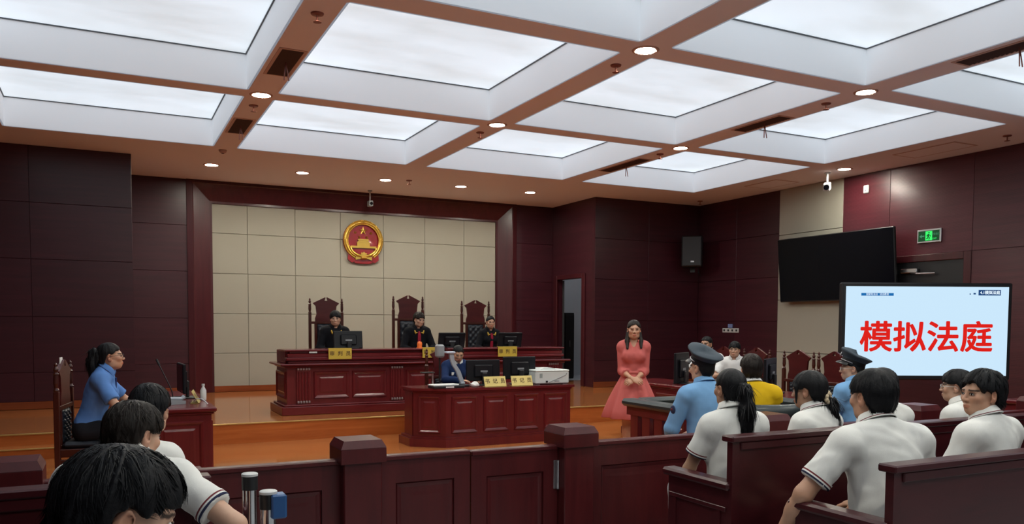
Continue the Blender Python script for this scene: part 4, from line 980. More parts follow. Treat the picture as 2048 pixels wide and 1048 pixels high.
def ik(S_, T, l1, l2, hint):
    d = T-S_; L_ = np.linalg.norm(d)
    if L_ > (l1+l2)*.995: T = S_+d/L_*(l1+l2)*.995; d = T-S_; L_ = np.linalg.norm(d)
    u = d/L_; a = (l1*l1-l2*l2+L_*L_)/(2*L_); h = math.sqrt(max(l1*l1-a*a, 0)); n = hint-u*(hint@u); n = nrm(n)
    return S_+u*a+n*h, T
def hand(side, curl, h=.005, s=1.):
    """local: fingers +Y, palm faces -Z, thumb on side*X"""
    g = Grid((-.085, -.06, -.11), (.085, .19, .05), h)
    g.add(cap((0, -.055, 0), (0, .01, 0), .024, .024, (0, 0, 1), .75), k=.012)
    g.add(ell((0, .045, 0), (.040, .050, .016)), k=.016); g.add(ell((0, .07, -.002), (.042, .03, .014)), k=.012)
    for i, (x, l_, r) in enumerate(((side*.031, .068, .0088), (side*.0105, .077, .0092), (-side*.0105, .071, .0088), (-side*.031, .055, .0078))):
        p = V3(x, .083-.004*abs(i-1.3), 0); ang = curl*.5
        for j, f_ in enumerate((.44, .31, .25)):
            q = p+V3(x*.06/.03*.1*(1-curl), math.cos(ang), -math.sin(ang))*l_*f_
            g.add(cap(p, q, r*(1-.08*j), r*(.93-.08*j)), k=.004); p = q; ang += curl*.75
    p = V3(side*.028, .025, -.004)
    for q, r0, r1 in ((V3(side*.052, .052, -.016), .014, .0115), (V3(side*.060, .082, -.026-.02*curl), .0112, .0095), (V3(side*.054, .106, -.034-.025*curl), .0095, .008)):
        g.add(cap(p, q, r0, r1), k=.008); p = q
    P, Q = g.nets(); return P*s, Q
def head_grid(h, Nl, fem, nk=.052):
    g = Grid((-.10, -.135, -.20), (.10, .135, .135), h)
    g.add(ell((0, -.014, .032), (.072, .092, .084)), k=.01)
    g.add(ell((0, .026, -.032), (.058 if not fem else .055, .062, .080)), k=.03)
    g.add(ell((0, .052, -.082), (.030, .030, .024)), k=.025)
    for sx in (-1, 1):
        g.add(ell((sx*.042, .056, -.018), (.022, .024, .020)), k=.025); g.add(ell((sx*.048, .012, -.068), (.016, .030, .026)), k=.03)
    g.add(cap((-.036, .076, .022), (.036, .076, .022), .010, .010), k=.02)
    for sx in (-1, 1): g.add(ell((sx*.031, .098, .002), (.018, .018, .011)), k=.014, sub=True)
    g.add(cap((0, .084, .012), (0, .103, -.026), .0065, .010), k=.012)
    for sx in (-1, 1): g.add(ell((sx*.011, .094, -.030), (.009, .010, .007)), k=.008)
    g.add(ell((0, .084, -.056), (.022, .013, .0065)), k=.008); g.add(ell((0, .082, -.067), (.019, .013, .007)), k=.008)
    g.add(cap((-.018, .099, -.0615), (.018, .099, -.0615), .0022, .0022), k=.005, sub=True)
    for sx in (-1, 1):
        R = rotz(-sx*.35) @ rotx(-.15)
        g.add(ell((sx*.076, -.012, -.004), (.009, .020, .033), R), k=.006); g.add(ell((sx*.082, -.006, .002), (.006, .011, .018), R), k=.004, sub=True)
        g.add(ell((sx*.074, -.004, -.030), (.007, .010, .012), R), k=.006)
    g.add(cap((0, -.018, -.05), Nl, nk, nk*1.06), k=.03)
    return g
def face_tint(P, brow=1., lips=(.85, .42, .40)):
    t = np.ones((len(P), 3)); x, y, z = np.abs(P[:, 0]), P[:, 1], P[:, 2]
    m_ = (y > .06) & (z < -.050) & (z > -.073) & (x < .023*np.sqrt(np.clip(1-((z+.0615)/.0125)**2, 0, 1))); t[m_] *= np.array(lips)
    bz = .0235-.12*np.clip(x-.034, 0, 1)
    m_ = (y > .04) & (np.abs(z-bz) < .0042*brow) & (x > .012) & (x < .052); t[m_] *= .10
    m_ = (y > .05) & (z < .012) & (z > -.006) & (x > .014) & (x < .048); t[m_] *= np.array((.72, .66, .64))
    m_ = (y > .04) & (z < -.0) & (z > -.045) & (x > .025); t[m_] *= np.array((1.0, .93, .91))
    m_ = (x > .070) & (y < .03); t[m_] *= np.array((1.0, .86, .82))
    return t
def eyes(parent, RH, C, s, open_=1.):
    for sx in (-1, 1):
        mb = MB(); q = MB().ball((0, 0, 0), (.0135, .006, .0060*open_), 12, 8); mb.add(q.v, q.f, 0)
        q = MB().ball((0, .0042, 0), (.0056, .0025, .0056*open_), 10, 6); mb.add(q.v, q.f, 1)
        q = MB().tube([(-.016, .003, .0*open_), (-.008, .0065, .0052*open_), (0, .0075, .0066*open_), (.008, .0065, .0052*open_), (.016, .003, .001)], .0016, 5); mb.add(q.v, q.f, 1)
        mb.v = [tuple(C+s*(RH @ (V3(sx*.031, .0805, .002)+rotz(-sx*.18) @ np.array(p)))) for p in mb.v]
        mb.obj('eye', [M['eye_white'], M['iris']], parent, True)
def glasses(parent, RH, C, s, mat='frame_metal', rim=.0016):
    f = MB()
    for sx in (-1, 1):
        ring = [(sx*.033+.021*math.cos(a), .104-abs(.021*math.cos(a)+sx*.033)*.12, .001+.0155*math.sin(a)) for a in np.linspace(0, 2*PI, 17)]
        f.tube(ring, rim, 5, cap=False); f.tube([(sx*.054, .097, .006), (sx*.074, .07, .008), (sx*.082, -.01, .006), (sx*.080, -.025, -.008)], rim, 5)
    f.tube([(-.012, .102, .005), (0, .106, .008), (.012, .102, .005)], rim, 5)
    f.v = [tuple(C+s*(RH @ np.array(p))) for p in f.v]; o = f.obj('spectacles', M[mat], parent)
    for sx in (-1, 1):
        l_ = MB(); vs = [(sx*.033+.020*math.cos(a), .1035-abs(.02*math.cos(a)+sx*.033)*.12, .001+.0148*math.sin(a)) for a in np.linspace(0, 2*PI, 17)[:-1]]
        l_.add([tuple(C+s*(RH @ np.array(p))) for p in vs], [tuple(range(16))]).obj('lens', M['lens'], o)
def ribbon_strands(P, Q, n, length, wd, seed, crown=V3(0, -.03, .12), lift=.010, down=.35, rad=.095, zmin=-9, jit=.35, swirl=0., line=None, fixed=None):
    r = np.random.default_rng(seed); A = P[Q[:, 0]]; B = P[Q[:, 1]]; Cc = P[Q[:, 2]]; Dd = P[Q[:, 3]]
    N_ = np.cross(Cc-A, Dd-B); ar = np.linalg.norm(N_, axis=1)+1e-12; N_ = N_/ar[:, None]; cen = (A+B+Cc+Dd)/4
    ok = (cen[:, 2] > zmin) & (N_[:, 2] > -.75); pr = ar*ok; pr = pr/pr.sum(); k = r.choice(len(Q), n, p=pr)
    p = cen[k]; nn = N_[k]; d = p-crown; d[:, 2] -= down*.1; d = d+swirl*np.cross(nn, d)+r.normal(size=d.shape)*jit*.05
    if fixed is not None: d = np.array(fixed)[None]*np.ones_like(p)+r.normal(size=p.shape)*.06
    t = d-nn*(d*nn).sum(1)[:, None]; t /= np.linalg.norm(t, axis=1)[:, None]+1e-9
    sd = np.cross(t, nn); L_ = length*r.uniform(.6, 1.3, n)[:, None]; pts = []; cs = []; e0 = V3(0, -.014, .032); er = V3(.073, .094, .084)
    lf = r.uniform(.1, 1, n)[:, None]*lift
    for i, u in enumerate((-.15, .3, .7, 1.)):
        c_ = p+t*L_*u-nn*((L_*u)**2/(2*rad))+nn*(lf*max(u, 0)-.002)+V3(0, 0, -1)*(down*.05*L_*u*u/.05)*.2
        if fixed is None:
            kr = np.linalg.norm((p-e0)/er, axis=1)[:, None]; kc = np.linalg.norm((c_-e0)/er, axis=1)[:, None]+1e-6
            low = np.clip((c_[:, 2:3]+.01)/-.05, 0, 1); c_ = c_*low+(1-low)*(e0+(c_-e0)*((kr+(lf*max(u, 0)-.001)/.085)/kc))
        cs.append(c_)
    if fixed is None:
        K_ = max(20, n//26); ks = r.choice(n, K_, replace=False); near = np.argmin(((p[:, None]-p[ks][None])**2).sum(2), 1); own = ks[near]
        for i, f_ in ((2, .35), (3, .62)): c0 = cs[i].copy(); cs[i] = c0+(c0[own]-c0)*f_*.8
    for i in range(4):
        w_ = wd*(1, 1, .8, .15)[i]; pts += [cs[i]-sd*w_, cs[i]+sd*w_]
    if line is not None:
        tip = pts[-1]; ear = (np.abs(tip[:, 0]) > .06) & (np.abs(tip[:, 1]+.01) < .035) & (tip[:, 2] < .03)
        keep = (tip[:, 2] > line(tip[:, 1])-.012) & ~ear; pts = [q[keep] for q in pts]; n = int(keep.sum())
    Vv = np.stack(pts, 1).reshape(-1, 3); o = (np.arange(n)*8)[:, None]
    F_ = np.concatenate([o+np.array([[2*i, 2*i+1, 2*i+3, 2*i+2]]) for i in range(3)]); return Vv, F_
HS = dict(   # hair: thickness, hairline z at back / over ear / temple / front
    short=dict(t=.016, zb=-.066, ze=.026, zt=.030, zf=.062), fringe=dict(t=.022, zb=-.062, ze=.012, zt=.020, zf=.040), thick=dict(t=.023, zb=-.070, ze=.024, zt=.026, zf=.050), parted=dict(t=.024, zb=-.070, ze=.022, zt=.024, zf=.066),
    tied=dict(t=.010, zb=-.066, ze=.020, zt=.036, zf=.070), crop=dict(t=.010, zb=-.060, ze=.026, zt=.036, zf=.066))
def hairline(st_, Y): return np.interp(Y, [-.12, -.060, -.030, .018, .045, .075, .1], [st_['zb'], st_['zb'], st_['ze']-.012, st_['ze'], st_['zt'], st_['zf']-.004, st_['zf']])
def build_hair(parent, style, RH, C, s, h, mat, seed=1, pony=None, extra=(), noise=.004, strands=0, slen=.05, swd=.0016, lift=.01, swirl=0.):
    st_ = HS[style]; t = st_['t']; lo = [-.125, -.15, -.11]; hi = [.125, .135, .165]
    for (a, b_, r0, r1) in list(extra)+list(pony or []):
        for p, r_ in ((a, r0), (b_, r1)):
            for k in range(3): lo[k] = min(lo[k], p[k]-r_-.03); hi[k] = max(hi[k], p[k]+r_+.03)
    g = Grid(lo, hi, h)
    g.add(ell((0, -.014, .032), (.073+t*.8, .094+t*.9, .084+t)), k=.01); g.add(ell((0, -.034, -.018), (.068+t*.6, .066+t*.8, .066)), k=.02)
    X, Y, Z = g.full()
    zl = hairline(st_, Y)+.006*np.sin(70*X+seed)+.004*np.sin(133*X+2*seed)
    g.D = np.maximum(g.D, (zl-Z)*.8)
    for sx in (-1, 1): g.add(ell((sx*.088, -.008, -.008), (.024, .026, .038)), k=.006, sub=True)
    if noise:
        ph = np.arctan2(X, Y+.03); rr = np.sqrt(X*X+(Y+.03)**2); r = np.random.default_rng(seed)
        a = np.sin(9*ph+18*rr+r.uniform(0, 6))*.5+np.sin(17*ph-25*rr+r.uniform(0, 6))*.35+np.sin(31*ph+40*rr+30*Z)*.25
        g.D = g.D+(noise*a*np.clip(rr/.05, .2, 1)).astype(np.float32)
    for (a, b_, r0, r1) in extra: g.add(cap(a, b_, r0, r1), k=.02)
    P, Q = g.nets(); PP, QQ = [P], [Q]; o = len(P)
    if strands:
        Vv, F_ = ribbon_strands(P, Q, strands, slen, swd, seed, lift=lift, swirl=swirl, line=lambda y: hairline(st_, y)); PP.append(Vv); QQ.append(F_+o)
    P, Q = np.concatenate(PP), np.concatenate(QQ)
    ob = link('hair', np_mesh('hair', C+s*(P @ RH.T), Q, M[mat]), parent)
    if pony:
        g = Grid(lo, hi, h)
        for (a, b_, r0, r1) in pony: g.add(cap(a, b_, r0, r1), k=.02)
        if noise:
            X, Y, Z = g.full(); g.D = g.D+(.0035*(np.sin(160*X+20*Z)+np.sin(140*Y+25*Z+1))).astype(np.float32)
        P, Q = g.nets(); Vv, F_ = ribbon_strands(P, Q, 900 if strands else 250, .09, .0022, seed+5, lift=.006, fixed=(0, -.1, -1), rad=.4); Q = np.concatenate([Q, F_+len(P)]); P = np.concatenate([P, Vv]); link('ponytail', np_mesh('ponytail', C+s*(P @ RH.T), Q, M[mat]), ob)
    return ob
def ring_band(c, n, r, wd, mats, mi, ey=1., name='band', parent=None, thick=.004):
    """short sleeve-hem band around axis n"""
    n = nrm(np.array(n, float)); a = nrm(np.cross(n, V3(.3, .2, 1) if abs(n[2]) < .9 else V3(1, 0, 0))); b_ = np.cross(n, a); mb = MB(); K = 24
    zs = np.linspace(-wd/2, wd/2, len(mi)+1); vs = []
    for z in zs:
        for k in range(K): g = 2*PI*k/K; vs.append(c+n*z+(a*math.cos(g)+b_*math.sin(g))*r)
    for z in (zs[-1], zs[0]):
        for k in range(K): g = 2*PI*k/K; vs.append(c+n*z+(a*math.cos(g)+b_*math.sin(g))*(r-thick))
    m_ = len(zs)
    for j in range(m_+1):
        fs = [(j*K+k, j*K+(k+1) % K, (j+1)*K+(k+1) % K, (j+1)*K+k) for k in range(K)]
        mb.f += fs; mb.m += [mi[j] if j < m_-1 else mi[-1]]*K
    mb.v = [tuple(p) for p in vs]; return mb.obj(name, mats, parent, True)
def collar(parent, N_, U, F, s, mats, stripe=False, gap=22, hgt=.038, r=.064):
    Xv = V3(1, 0, 0); mb = MB(); K = 30; prof = [(r-.004, -.012), (r-.002, hgt), (r+.006, hgt+.002), (r+.0195, .0085), (r+.022, .004), (r+.024, -.002)]; vs = []
    mi = [0, 0, 0, 1 if stripe else 0, 0]
    for i in range(K+1):
        a = math.radians(gap+(360-2*gap)*i/K); front = math.cos(a)
        for q, (rr, z) in enumerate(prof):
            zz = z-.030*max(front, 0)**2-(.018*max(front, 0)**4 if q > 2 else 0)
            vs.append(N_+s*(Xv*math.sin(a)*rr*1.04+F*(math.cos(a)*rr*1.02)+U*(zz+.028)))
    n = len(prof); fs = []; ms = []
    for i in range(K):
        for q in range(n-1): fs.append((i*n+q, (i+1)*n+q, (i+1)*n+q+1, i*n+q+1)); ms.append(mi[q])
    mb.v = [tuple(p) for p in vs]; mb.f = fs; mb.m = ms
    o = mb.obj('collar', mats, parent, True); md = o.modifiers.new('solid', 'SOLIDIFY'); md.thickness = .003; return o
def peaked_cap(parent, RH, C, s, tilt=.0):
    """police cap in head coordinates"""
    T = lambda mb: [tuple(C+s*(RH @ (rotx(tilt) @ (np.array(p)-V3(0, 0, .06))+V3(0, 0, .06)))) for p in mb.v]
    K = 36; mb = MB(); prof = [(.084, .105, .040, 0, 0), (.086, .107, .085, 0, 0), (.098, .12, .098, 0, 0), (.130, .142, .120, 0, 0), (.143, .152, .130, 0, 0), (.136, .143, .139, 0, 0), (.08, .09, .146, 0, 0), (.02, .02, .148, 0, 0)]
    vs = [(rx*math.sin(2*PI*k/K), -.012+ry*math.cos(2*PI*k/K), z+max(0, math.cos(2*PI*k/K))*.034*max(0, (z-.085)/.06)) for rx, ry, z, _, _ in prof for k in range(K)]
    fs = [(i*K+(k+1) % K, i*K+k, (i+1)*K+k, (i+1)*K+(k+1) % K) for i in range(len(prof)-1) for k in range(K)]+[tuple(reversed(range((len(prof)-1)*K, len(prof)*K)))]
    mb.add(vs, fs); mb.v = T(mb); c_ = mb.obj('cap', M['cap_cloth'], parent, True)
    b_ = MB(); vs = [(r_*math.sin(2*PI*k/K)*.0875, -.012+r_*math.cos(2*PI*k/K)*.1085, z) for r_, z in ((1, .045), (1.01, .05), (1.01, .082), (1, .086)) for k in range(K)]
    b_.add(vs, [(i*K+(k+1) % K, i*K+k, (i+1)*K+k, (i+1)*K+(k+1) % K) for i in range(3) for k in range(K)]); b_.v = T(b_); b_.obj('band', M['cap_band'], c_, True)
    v = MB(); vs = []; J = 16
    for q, (e, dz) in enumerate(((1.0, .046), (1.25, .034), (1.42, .014), (1.42, .010), (1.25, .029), (1.0, .042))):
        for j in range(J+1): a = math.radians(-68+136*j/J); ee = 1+(e-1)*math.cos(a*1.15)**.7 if abs(a*1.15) < PI/2 else 1; vs.append((.086*ee*math.sin(a), -.012+.107*ee*math.cos(a), dz+(1-math.cos(a))*.012))
    v.add(vs, [(i*(J+1)+j, i*(J+1)+j+1, (i+1)*(J+1)+j+1, (i+1)*(J+1)+j) for i in range(5) for j in range(J)]); v.v = T(v); v.obj('visor', M['shoe'], c_, True)
    d = MB().tube([(.088*math.sin(a)*1.01, -.012+.112*math.cos(a), .058) for a in np.linspace(-1.5, 1.5, 16)], .005, 6); d.v = T(d); d.obj('chin_cord', M['silver'], c_, True)
    e = MB().ball((0, .118, .098), (.02, .008, .026), 10, 8); e.v = T(e); e.obj('badge', M['silver'], c_, True)
    return c_

def person(label, target, yaw, seat=.46, lean=4, look=None, nod=0, roll_=0, scale=None, stand=False, fem=False, arms=('lap', 'lap'), shirt='polo', sleeve=.62, untuck=True, trousers='trousers',
           skin='skin', hair='short', hairmat='hair', hh=.007, bh=.013, hopt=None, polo=False, coll=True, cap_=False, spec=None, seed=1, legyaw=0, legs=True, skirt=False, coll_stripe=False, wrinkle=.0045, build=1., open_=1., group=None, shirt_name='shirt', no_eye=False, ar=None, neck=0, hx=0, hands=True, twist=0, hcurl=.5):
    look = yaw if look is None else look
    ar = ar or (.88 if fem else 1.)
    U0 = rotx(-math.radians(lean)) @ V3(0, 0, 1); F0 = rotx(-math.radians(lean)) @ V3(0, 1, 0)
    RH = rotz(-math.radians(look-yaw)) @ rotx(-math.radians(nod)) @ roty(math.radians(roll_))
    ht = V3(0, -.012, .116+(HS[hair]['t']*.9 if not cap_ else .055))
    def chain(s):
        Pz = .93*s if stand else seat+.105*s
        P_ = V3(0, 0, Pz); N_ = P_+U0*.505*s; C = N_+s*(U0*(.045+neck)+F0*.022+V3(hx, 0, 0)+RH @ V3(0, .012, .095)); return P_, N_, C, C+s*(RH @ ht)
    s = scale or 1.
    if scale is None:
        for _ in range(20): s = s*(target[2]-(0 if stand else seat))/(chain(s)[3][2]-(0 if stand else seat))
    P_, N_, C, top = chain(s)
    Rz = rotz(-math.radians(yaw)); rp = Rz @ top
    root = thing('person', label, 'person', (target[0]-rp[0], target[1]-rp[1], 0), -math.radians(yaw), group)
    print('PERSON %-60s s=%.3f root=(%.2f,%.2f)' % (label[:60], s, root.location[0], root.location[1]))
    TW = rotz(-math.radians(twist)); TX = TW @ V3(1, 0, 0)
    def tf(x, y, z): return P_+s*(TX*x+F0*y+U0*z)
    RT = np.stack([V3(1, 0, 0), F0, U0], 1)
    sw = (.163 if fem else .188)*build
    torso = [(ell(tf(0, -.0, .02), np.array((.160 if fem else .155, .112, .12))*s*(build, build, 1), RT), .03), (ell(tf(0, .0, .17), np.array((.122 if fem else .142, .096, .15))*s*(build, build, 1), RT), .05),
             (ell(tf(0, -.004, .345), np.array((.142 if fem else .160, .105, .175))*s*(build, build, 1), RT), .05), (cap(tf(-sw+.03, -.01, .435), tf(sw-.03, -.01, .435), .058*s, .058*s), .05),
             (cap(tf(-.03, -.018, .507), tf(-sw+.02, -.012, .446), .034*s, .045*s), .045), (cap(tf(.03, -.018, .507), tf(sw-.02, -.012, .446), .034*s, .045*s), .045)]
    if fem: torso += [(ell(tf(sx*.065, .085, .33), np.array((.058, .05, .058))*s, RT), .03) for sx in (-1, 1)]
    SH = {'L': tf(-sw, -.012, .432), 'R': tf(sw, -.012, .432)}; A = {}
    for q, sd in (('L', -1), ('R', 1)):
        a = arms[0] if q == 'L' else arms[1]
        if a == 'lap': a = (V3(sd*.13*s, .30*s, P_[2]+.10*s), V3(sd*.6, -.6, -.3))
        elif a == 'front': a = (V3(sd*.05*s, .26*s, P_[2]+.12*s), V3(sd*.8, -.5, -.3))
        elif a == 'desk': a = (V3(sd*.16*s, .40*s, P_[2]+.26*s), V3(sd*.7, -.4, -.5))
        elif a == 'side': a = (V3(sd*.26*s, .03*s, P_[2]-.08*s), V3(sd*.2, -1, 0))
        W, hint = np.array(a[0], float), np.array(a[1], float)
        E_, W = ik(SH[q], W, .285*s, .245*s, hint); A[q] = (SH[q], E_, W, a[2] if len(a) > 2 else None)
    arm_p = []
    for q in 'LR':
        S_, E_, W, _ = A[q]; arm_p += [(cap(S_, E_, .050*s*ar, .041*s*ar), .03), (cap(E_, E_+(W-E_)*.45, .041*s*ar, .039*s*ar), .02), (cap(E_+(W-E_)*.35, W, .040*s*ar, .027*s*ar), .02)]
    LG = []; LR = rotz(-math.radians(legyaw))
    for sd in (-1, 1):
        H = P_+V3(sd*.088*s, 0, -.02*s)
        if stand: K_ = V3(sd*.075*s, .01, .49*s); An = V3(sd*.065*s, -.01, .08*s); toe = An+V3(sd*.03, .15*s, -.045*s)
        else:
            K_ = P_+LR @ V3(sd*.13*s, .43*s, -.015*s); An = np.array((K_[0]+sd*.01, K_[1], .075))+LR @ V3(0, -.03, 0); toe = An+LR @ V3(sd*.03, .15*s, -.04)
        LG.append((H, K_, An, toe))
    leg_p = []
    for H, K_, An, toe in LG: leg_p += [(cap(H, K_, .082*s, .054*s), .03), (cap(K_, K_+(An-K_)*.4, .054*s, .055*s), .02), (cap(K_+(An-K_)*.3, An, .055*s, .034*s), .02), (cap(An+V3(0, -.03, -.035), toe, .032*s, .026*s), .02)]
    ext = [p for pr in torso+arm_p+leg_p for p in (pr[0][1], pr[0][2])]; lo = np.min(ext, 0)-.06; hi = np.max(ext, 0)+.06; lo[2] = max(lo[2], -.02)
    # --- body (skin)
    g = Grid(lo, hi, bh)
    for p, k in torso+leg_p: g.add(p, k=k)
    for p, k in arm_p: g.add(p, k=.022)
    g.add(cap(N_-U0*.05*s, N_+U0*.05*s+F0*.01*s, .056*s, .053*s), k=.03)
    P1, Q1 = g.nets(); PP = [P1]; QQ = [Q1]; TT = [np.ones((len(P1), 3))]; n0 = len(P1)
    nl = RH.T @ ((N_-U0*.02*s-C)/s)
    g2 = head_grid(hh, nl, fem, .047 if fem else .051); P2, Q2 = g2.nets(); TT.append(face_tint(P2, .8 if fem else 1.1, (.93, .50, .48) if fem else (.93, .70, .66))); PP.append(C+s*(P2 @ RH.T)); QQ.append(Q2+n0); n0 += len(P2)
    if hands:
        for q, sd in (('L', 1), ('R', -1)):
            S_, E_, W, od = A[q]; y = nrm(W-E_); pn = V3(0, 0, 1) if od is None else np.array(od[0], float)
            if od is not None and len(od) > 1: y = nrm(np.array(od[1], float))
            z = pn-y*(pn@y); z = nrm(z); x = np.cross(y, z); R = np.stack([x, y, z], 1)
            Ph, Qh = hand(sd, hcurl, .0055 if bh < .012 else .007, s*(.93 if fem else 1.)); PP.append(W+y*.03*s+Ph @ R.T); QQ.append(Qh+n0); TT.append(np.ones((len(Ph), 3))); n0 += len(Ph)
    link('body', np_mesh('body', np.concatenate(PP), np.concatenate(QQ), M[skin], np.concatenate(TT)), root)
    # --- upper clothing
    g = Grid(lo, hi, bh); of = .013*s
    for p, k in torso: g.add(p, of*1.05, k=max(k, .052))
    if untuck: g.add(cap(tf(0, 0, -.02), tf(0, 0, .2), .15*s*build, .14*s*build, F0, .74), of, k=.05)
    long_ = sleeve > 1
    for q in 'LR':
        S_, E_, W, _ = A[q]
        if not long_: g.add(capcut(S_, S_+(E_-S_)*sleeve, .053*s*ar, .060*s*ar), .010*s, k=.042)
        else:
            f_ = sleeve-1; g.add(cap(S_, E_, .054*s*ar, .050*s*ar), .010*s, k=.03); g.add(capcut(E_, E_+(W-E_)*f_, .048*s*ar, .036*s+.012*s*(1-f_)), .010*s, k=.025)
    if wrinkle: g.noise(wrinkle, 42, seed); g.noise(wrinkle*.6, 85, seed+9)
    if fem and skirt: g.add(cap(N_+F0*.075*s+U0*.04*s, N_+F0*.135*s-U0*.13*s, .062*s, .006), k=.005, sub=True)
    g.cut(N_+U0*.022*s, nrm(U0*.9+F0*.38)); g.cut(tf(0, 0, -.085 if untuck else .0), -U0)
    # keep sleeves below the hem plane out of the cut by rebuilding them
    if not untuck or True:
        for q in 'LR':
            S_, E_, W, _ = A[q]
            if long_:
                f_ = sleeve-1; g.add(cap(S_+(E_-S_)*.3, E_, .0530*s*ar, .050*s*ar), .010*s, k=.01); g.add(capcut(E_, E_+(W-E_)*f_, .048*s*ar, .036*s+.012*s*(1-f_)), .010*s, k=.02)
    Pc, Qc = g.nets(); sh = link(shirt_name, np_mesh(shirt_name, Pc, Qc, M[shirt]), root)
    if coll: collar(sh, N_, nrm(U0*.92+F0*.30), nrm(F0*.92-U0*.30), s, [M[shirt], M['maroon_stripe']], coll_stripe, **(dict(gap=38, r=.074, hgt=.03) if skirt else {}))
    if polo:
        for q in 'LR':
            S_, E_, W, _ = A[q]; d = E_-S_; ring_band(S_+d*(sleeve-.035), d, (.0600*ar+.0135)*s, .028*s, [M[shirt], M['maroon_stripe'], M['navy_stripe']], [0, 1, 0, 2], name='sleeve_cuff', parent=sh, thick=.012)
    # --- lower clothing
    if legs and not skirt:
        g = Grid(np.array((lo[0], lo[1], -.02)), np.array((hi[0], hi[1], P_[2]+.2)), bh)
        g.add(ell(tf(0, 0, .0), np.array((.162, .122, .135))*s*(build, build, 1), RT), .008, k=.03)
        for H, K_, An, toe in LG: g.add(cap(H, K_, .086*s, .062*s), .012, k=.03); g.add(capcut(K_, An+(An-K_)*.02, .062*s, .058*s), .010, k=.02)
        g.noise(.003, 38, seed+3); g.cut(tf(0, 0, .10), U0); Pl, Ql = g.nets(); link('trousers', np_mesh('trousers', Pl, Ql, M[trousers]), root)
    for i, (H, K_, An, toe) in enumerate(LG):
        g = Grid(np.minimum(An, toe)-.08, np.maximum(An, toe)+.08, .011); g.add(cap(An+V3(0, 0, -.035)+(An-toe)*.2*V3(1, 1, 0), toe, .042*s, .034*s), k=.02); g.add(cap(An+V3(0, 0, -.04), An+V3(0, 0, .0), .044*s, .042*s), k=.02); g.cut(V3(0, 0, .002), V3(0, 0, -1)); Pq, Qq = g.nets()
        link('shoe', np_mesh('shoe', Pq, Qq, M['shoe']), root)
    # --- head things
    ho = dict(hopt or {}); ho.setdefault('h', hh)
    build_hair(root, hair, RH, C, s, mat=hairmat, seed=seed, **ho)
    if not no_eye: eyes(root, RH, C, s, open_)
    if spec: glasses(root, RH, C, s, spec if isinstance(spec, str) else 'frame_metal')
    if cap_: peaked_cap(root, RH, C, s, cap_ if isinstance(cap_, float) else .0)
    return dict(root=root, s=s, N=N_, U=U0, F=F0, C=C, RH=RH, tf=tf, A=A, P=P_, shirt=sh, yaw=yaw, LG=LG)

def to_local(root, p):  # world point to figure coordinates
    a = root.rotation_euler[2]; d = np.array(p)-np.array(root.location); return rotz(-a) @ d
PEW = .45
fr = dict(h=.0055)
# audience -------------------------------------------------------------
tall = person('boy with thick black hair nearest the camera at lower left, head turned right', (.045, 1.70, 1.312), 8, PEW, 9, look=80, nod=16, hair='thick', hh=.005, bh=.011, polo=True, seed=3, coll_stripe=True,
              hopt=dict(strands=12000, slen=.085, swd=.0011, lift=.008, noise=.007, swirl=.5))
person('boy in white polo on front left pew, middle of three boys', (.10, 3.33, 1.255), 14, PEW, 14, look=50, nod=12, neck=-.035, hair='thick', hairmat='hair_brown', hh=.006, bh=.011, polo=True, seed=5, legyaw=-30, coll_stripe=True, build=1.02, arms=('lap', (V3(.36, .12, .62), V3(1, -.6, -.6))),
       hopt=dict(strands=8000, slen=.075, swd=.0012, lift=.008, noise=.007, swirl=.5))
person('boy in white by the fence, farthest of three boys on the left', (.175, 3.97, 1.275), -6, .45, 14, look=22, nod=10, hair='thick', hh=.007, polo=True, seed=8, legyaw=25, build=.78, neck=.03, hx=.07, hopt=dict(strands=4500, slen=.07, swd=.0014, lift=.008, noise=.006, swirl=.4))
stool(.12, 3.86, .45, 'plain stool under the boy sitting by the fence', None)
person('girl in white polo with a long straight ponytail, seen from behind', (3.19, 3.56, 1.30), 12, PEW, 3, look=6, hair='tied', fem=True, hh=.006, bh=.011, polo=True, seed=11, trousers='pale_trousers', skin='skin2', coll_stripe=False, coll=True, build=.98,
       hopt=dict(strands=1800, slen=.05, swd=.0014, lift=.004, noise=.002, pony=[((.0, -.095, .035), (.005, -.135, .01), .018, .030), ((.005, -.135, .01), (.012, -.15, -.10), .033, .040), ((.012, -.15, -.10), (.01, -.145, -.20), .040, .034), ((.01, -.145, -.20), (.005, -.14, -.275), .034, .016)]))
sc = person('girl in white polo with a pale scrunchie on low ponytail', (3.80, 3.56, 1.276), -8, PEW, 6, look=-22, nod=4, hair='fringe', fem=True, hh=.006, bh=.012, polo=True, seed=12, skin='skin2', coll_stripe=True,
       hopt=dict(strands=1500, slen=.05, swd=.0014, lift=.004, noise=.003, extra=[((-.068, .05, .03), (-.072, .052, -.07), .012, .006)], pony=[((.03, -.10, -.05), (.06, -.13, -.08), .02, .026), ((.06, -.13, -.08), (.075, -.125, -.16), .030, .030), ((.075, -.125, -.16), (.08, -.12, -.22), .028, .010)]))
mb = MB()
for k in range(9):
    a = 2*PI*k/9; q = MB().ball((.03+.030*math.cos(a), -.115, -.045+.030*math.sin(a)), (.017, .016, .017), 8, 6); mb.add(q.v, q.f)
mb.v = [tuple(sc['C']+sc['s']*(sc['RH'] @ np.array(p))) for p in mb.v]; mb.obj('scrunchie', M['scrunchie'], sc['root'], True)
person('girl in white mostly hidden behind the big boy on the front right pew', (4.50, 3.60, 1.276), 5, PEW, 4, hair='fringe', fem=True, hh=.008, bh=.014, seed=13, hopt=dict(noise=.003))
person('young man with spectacles in white polo on the front right pew', (5.23, 3.58, 1.252), -10, PEW, 8, look=-28, hair='thick', hh=.006, bh=.013, polo=True, seed=14, spec='white', hopt=dict(strands=1200, slen=.05, swd=.0016, lift=.008), skin='skin')
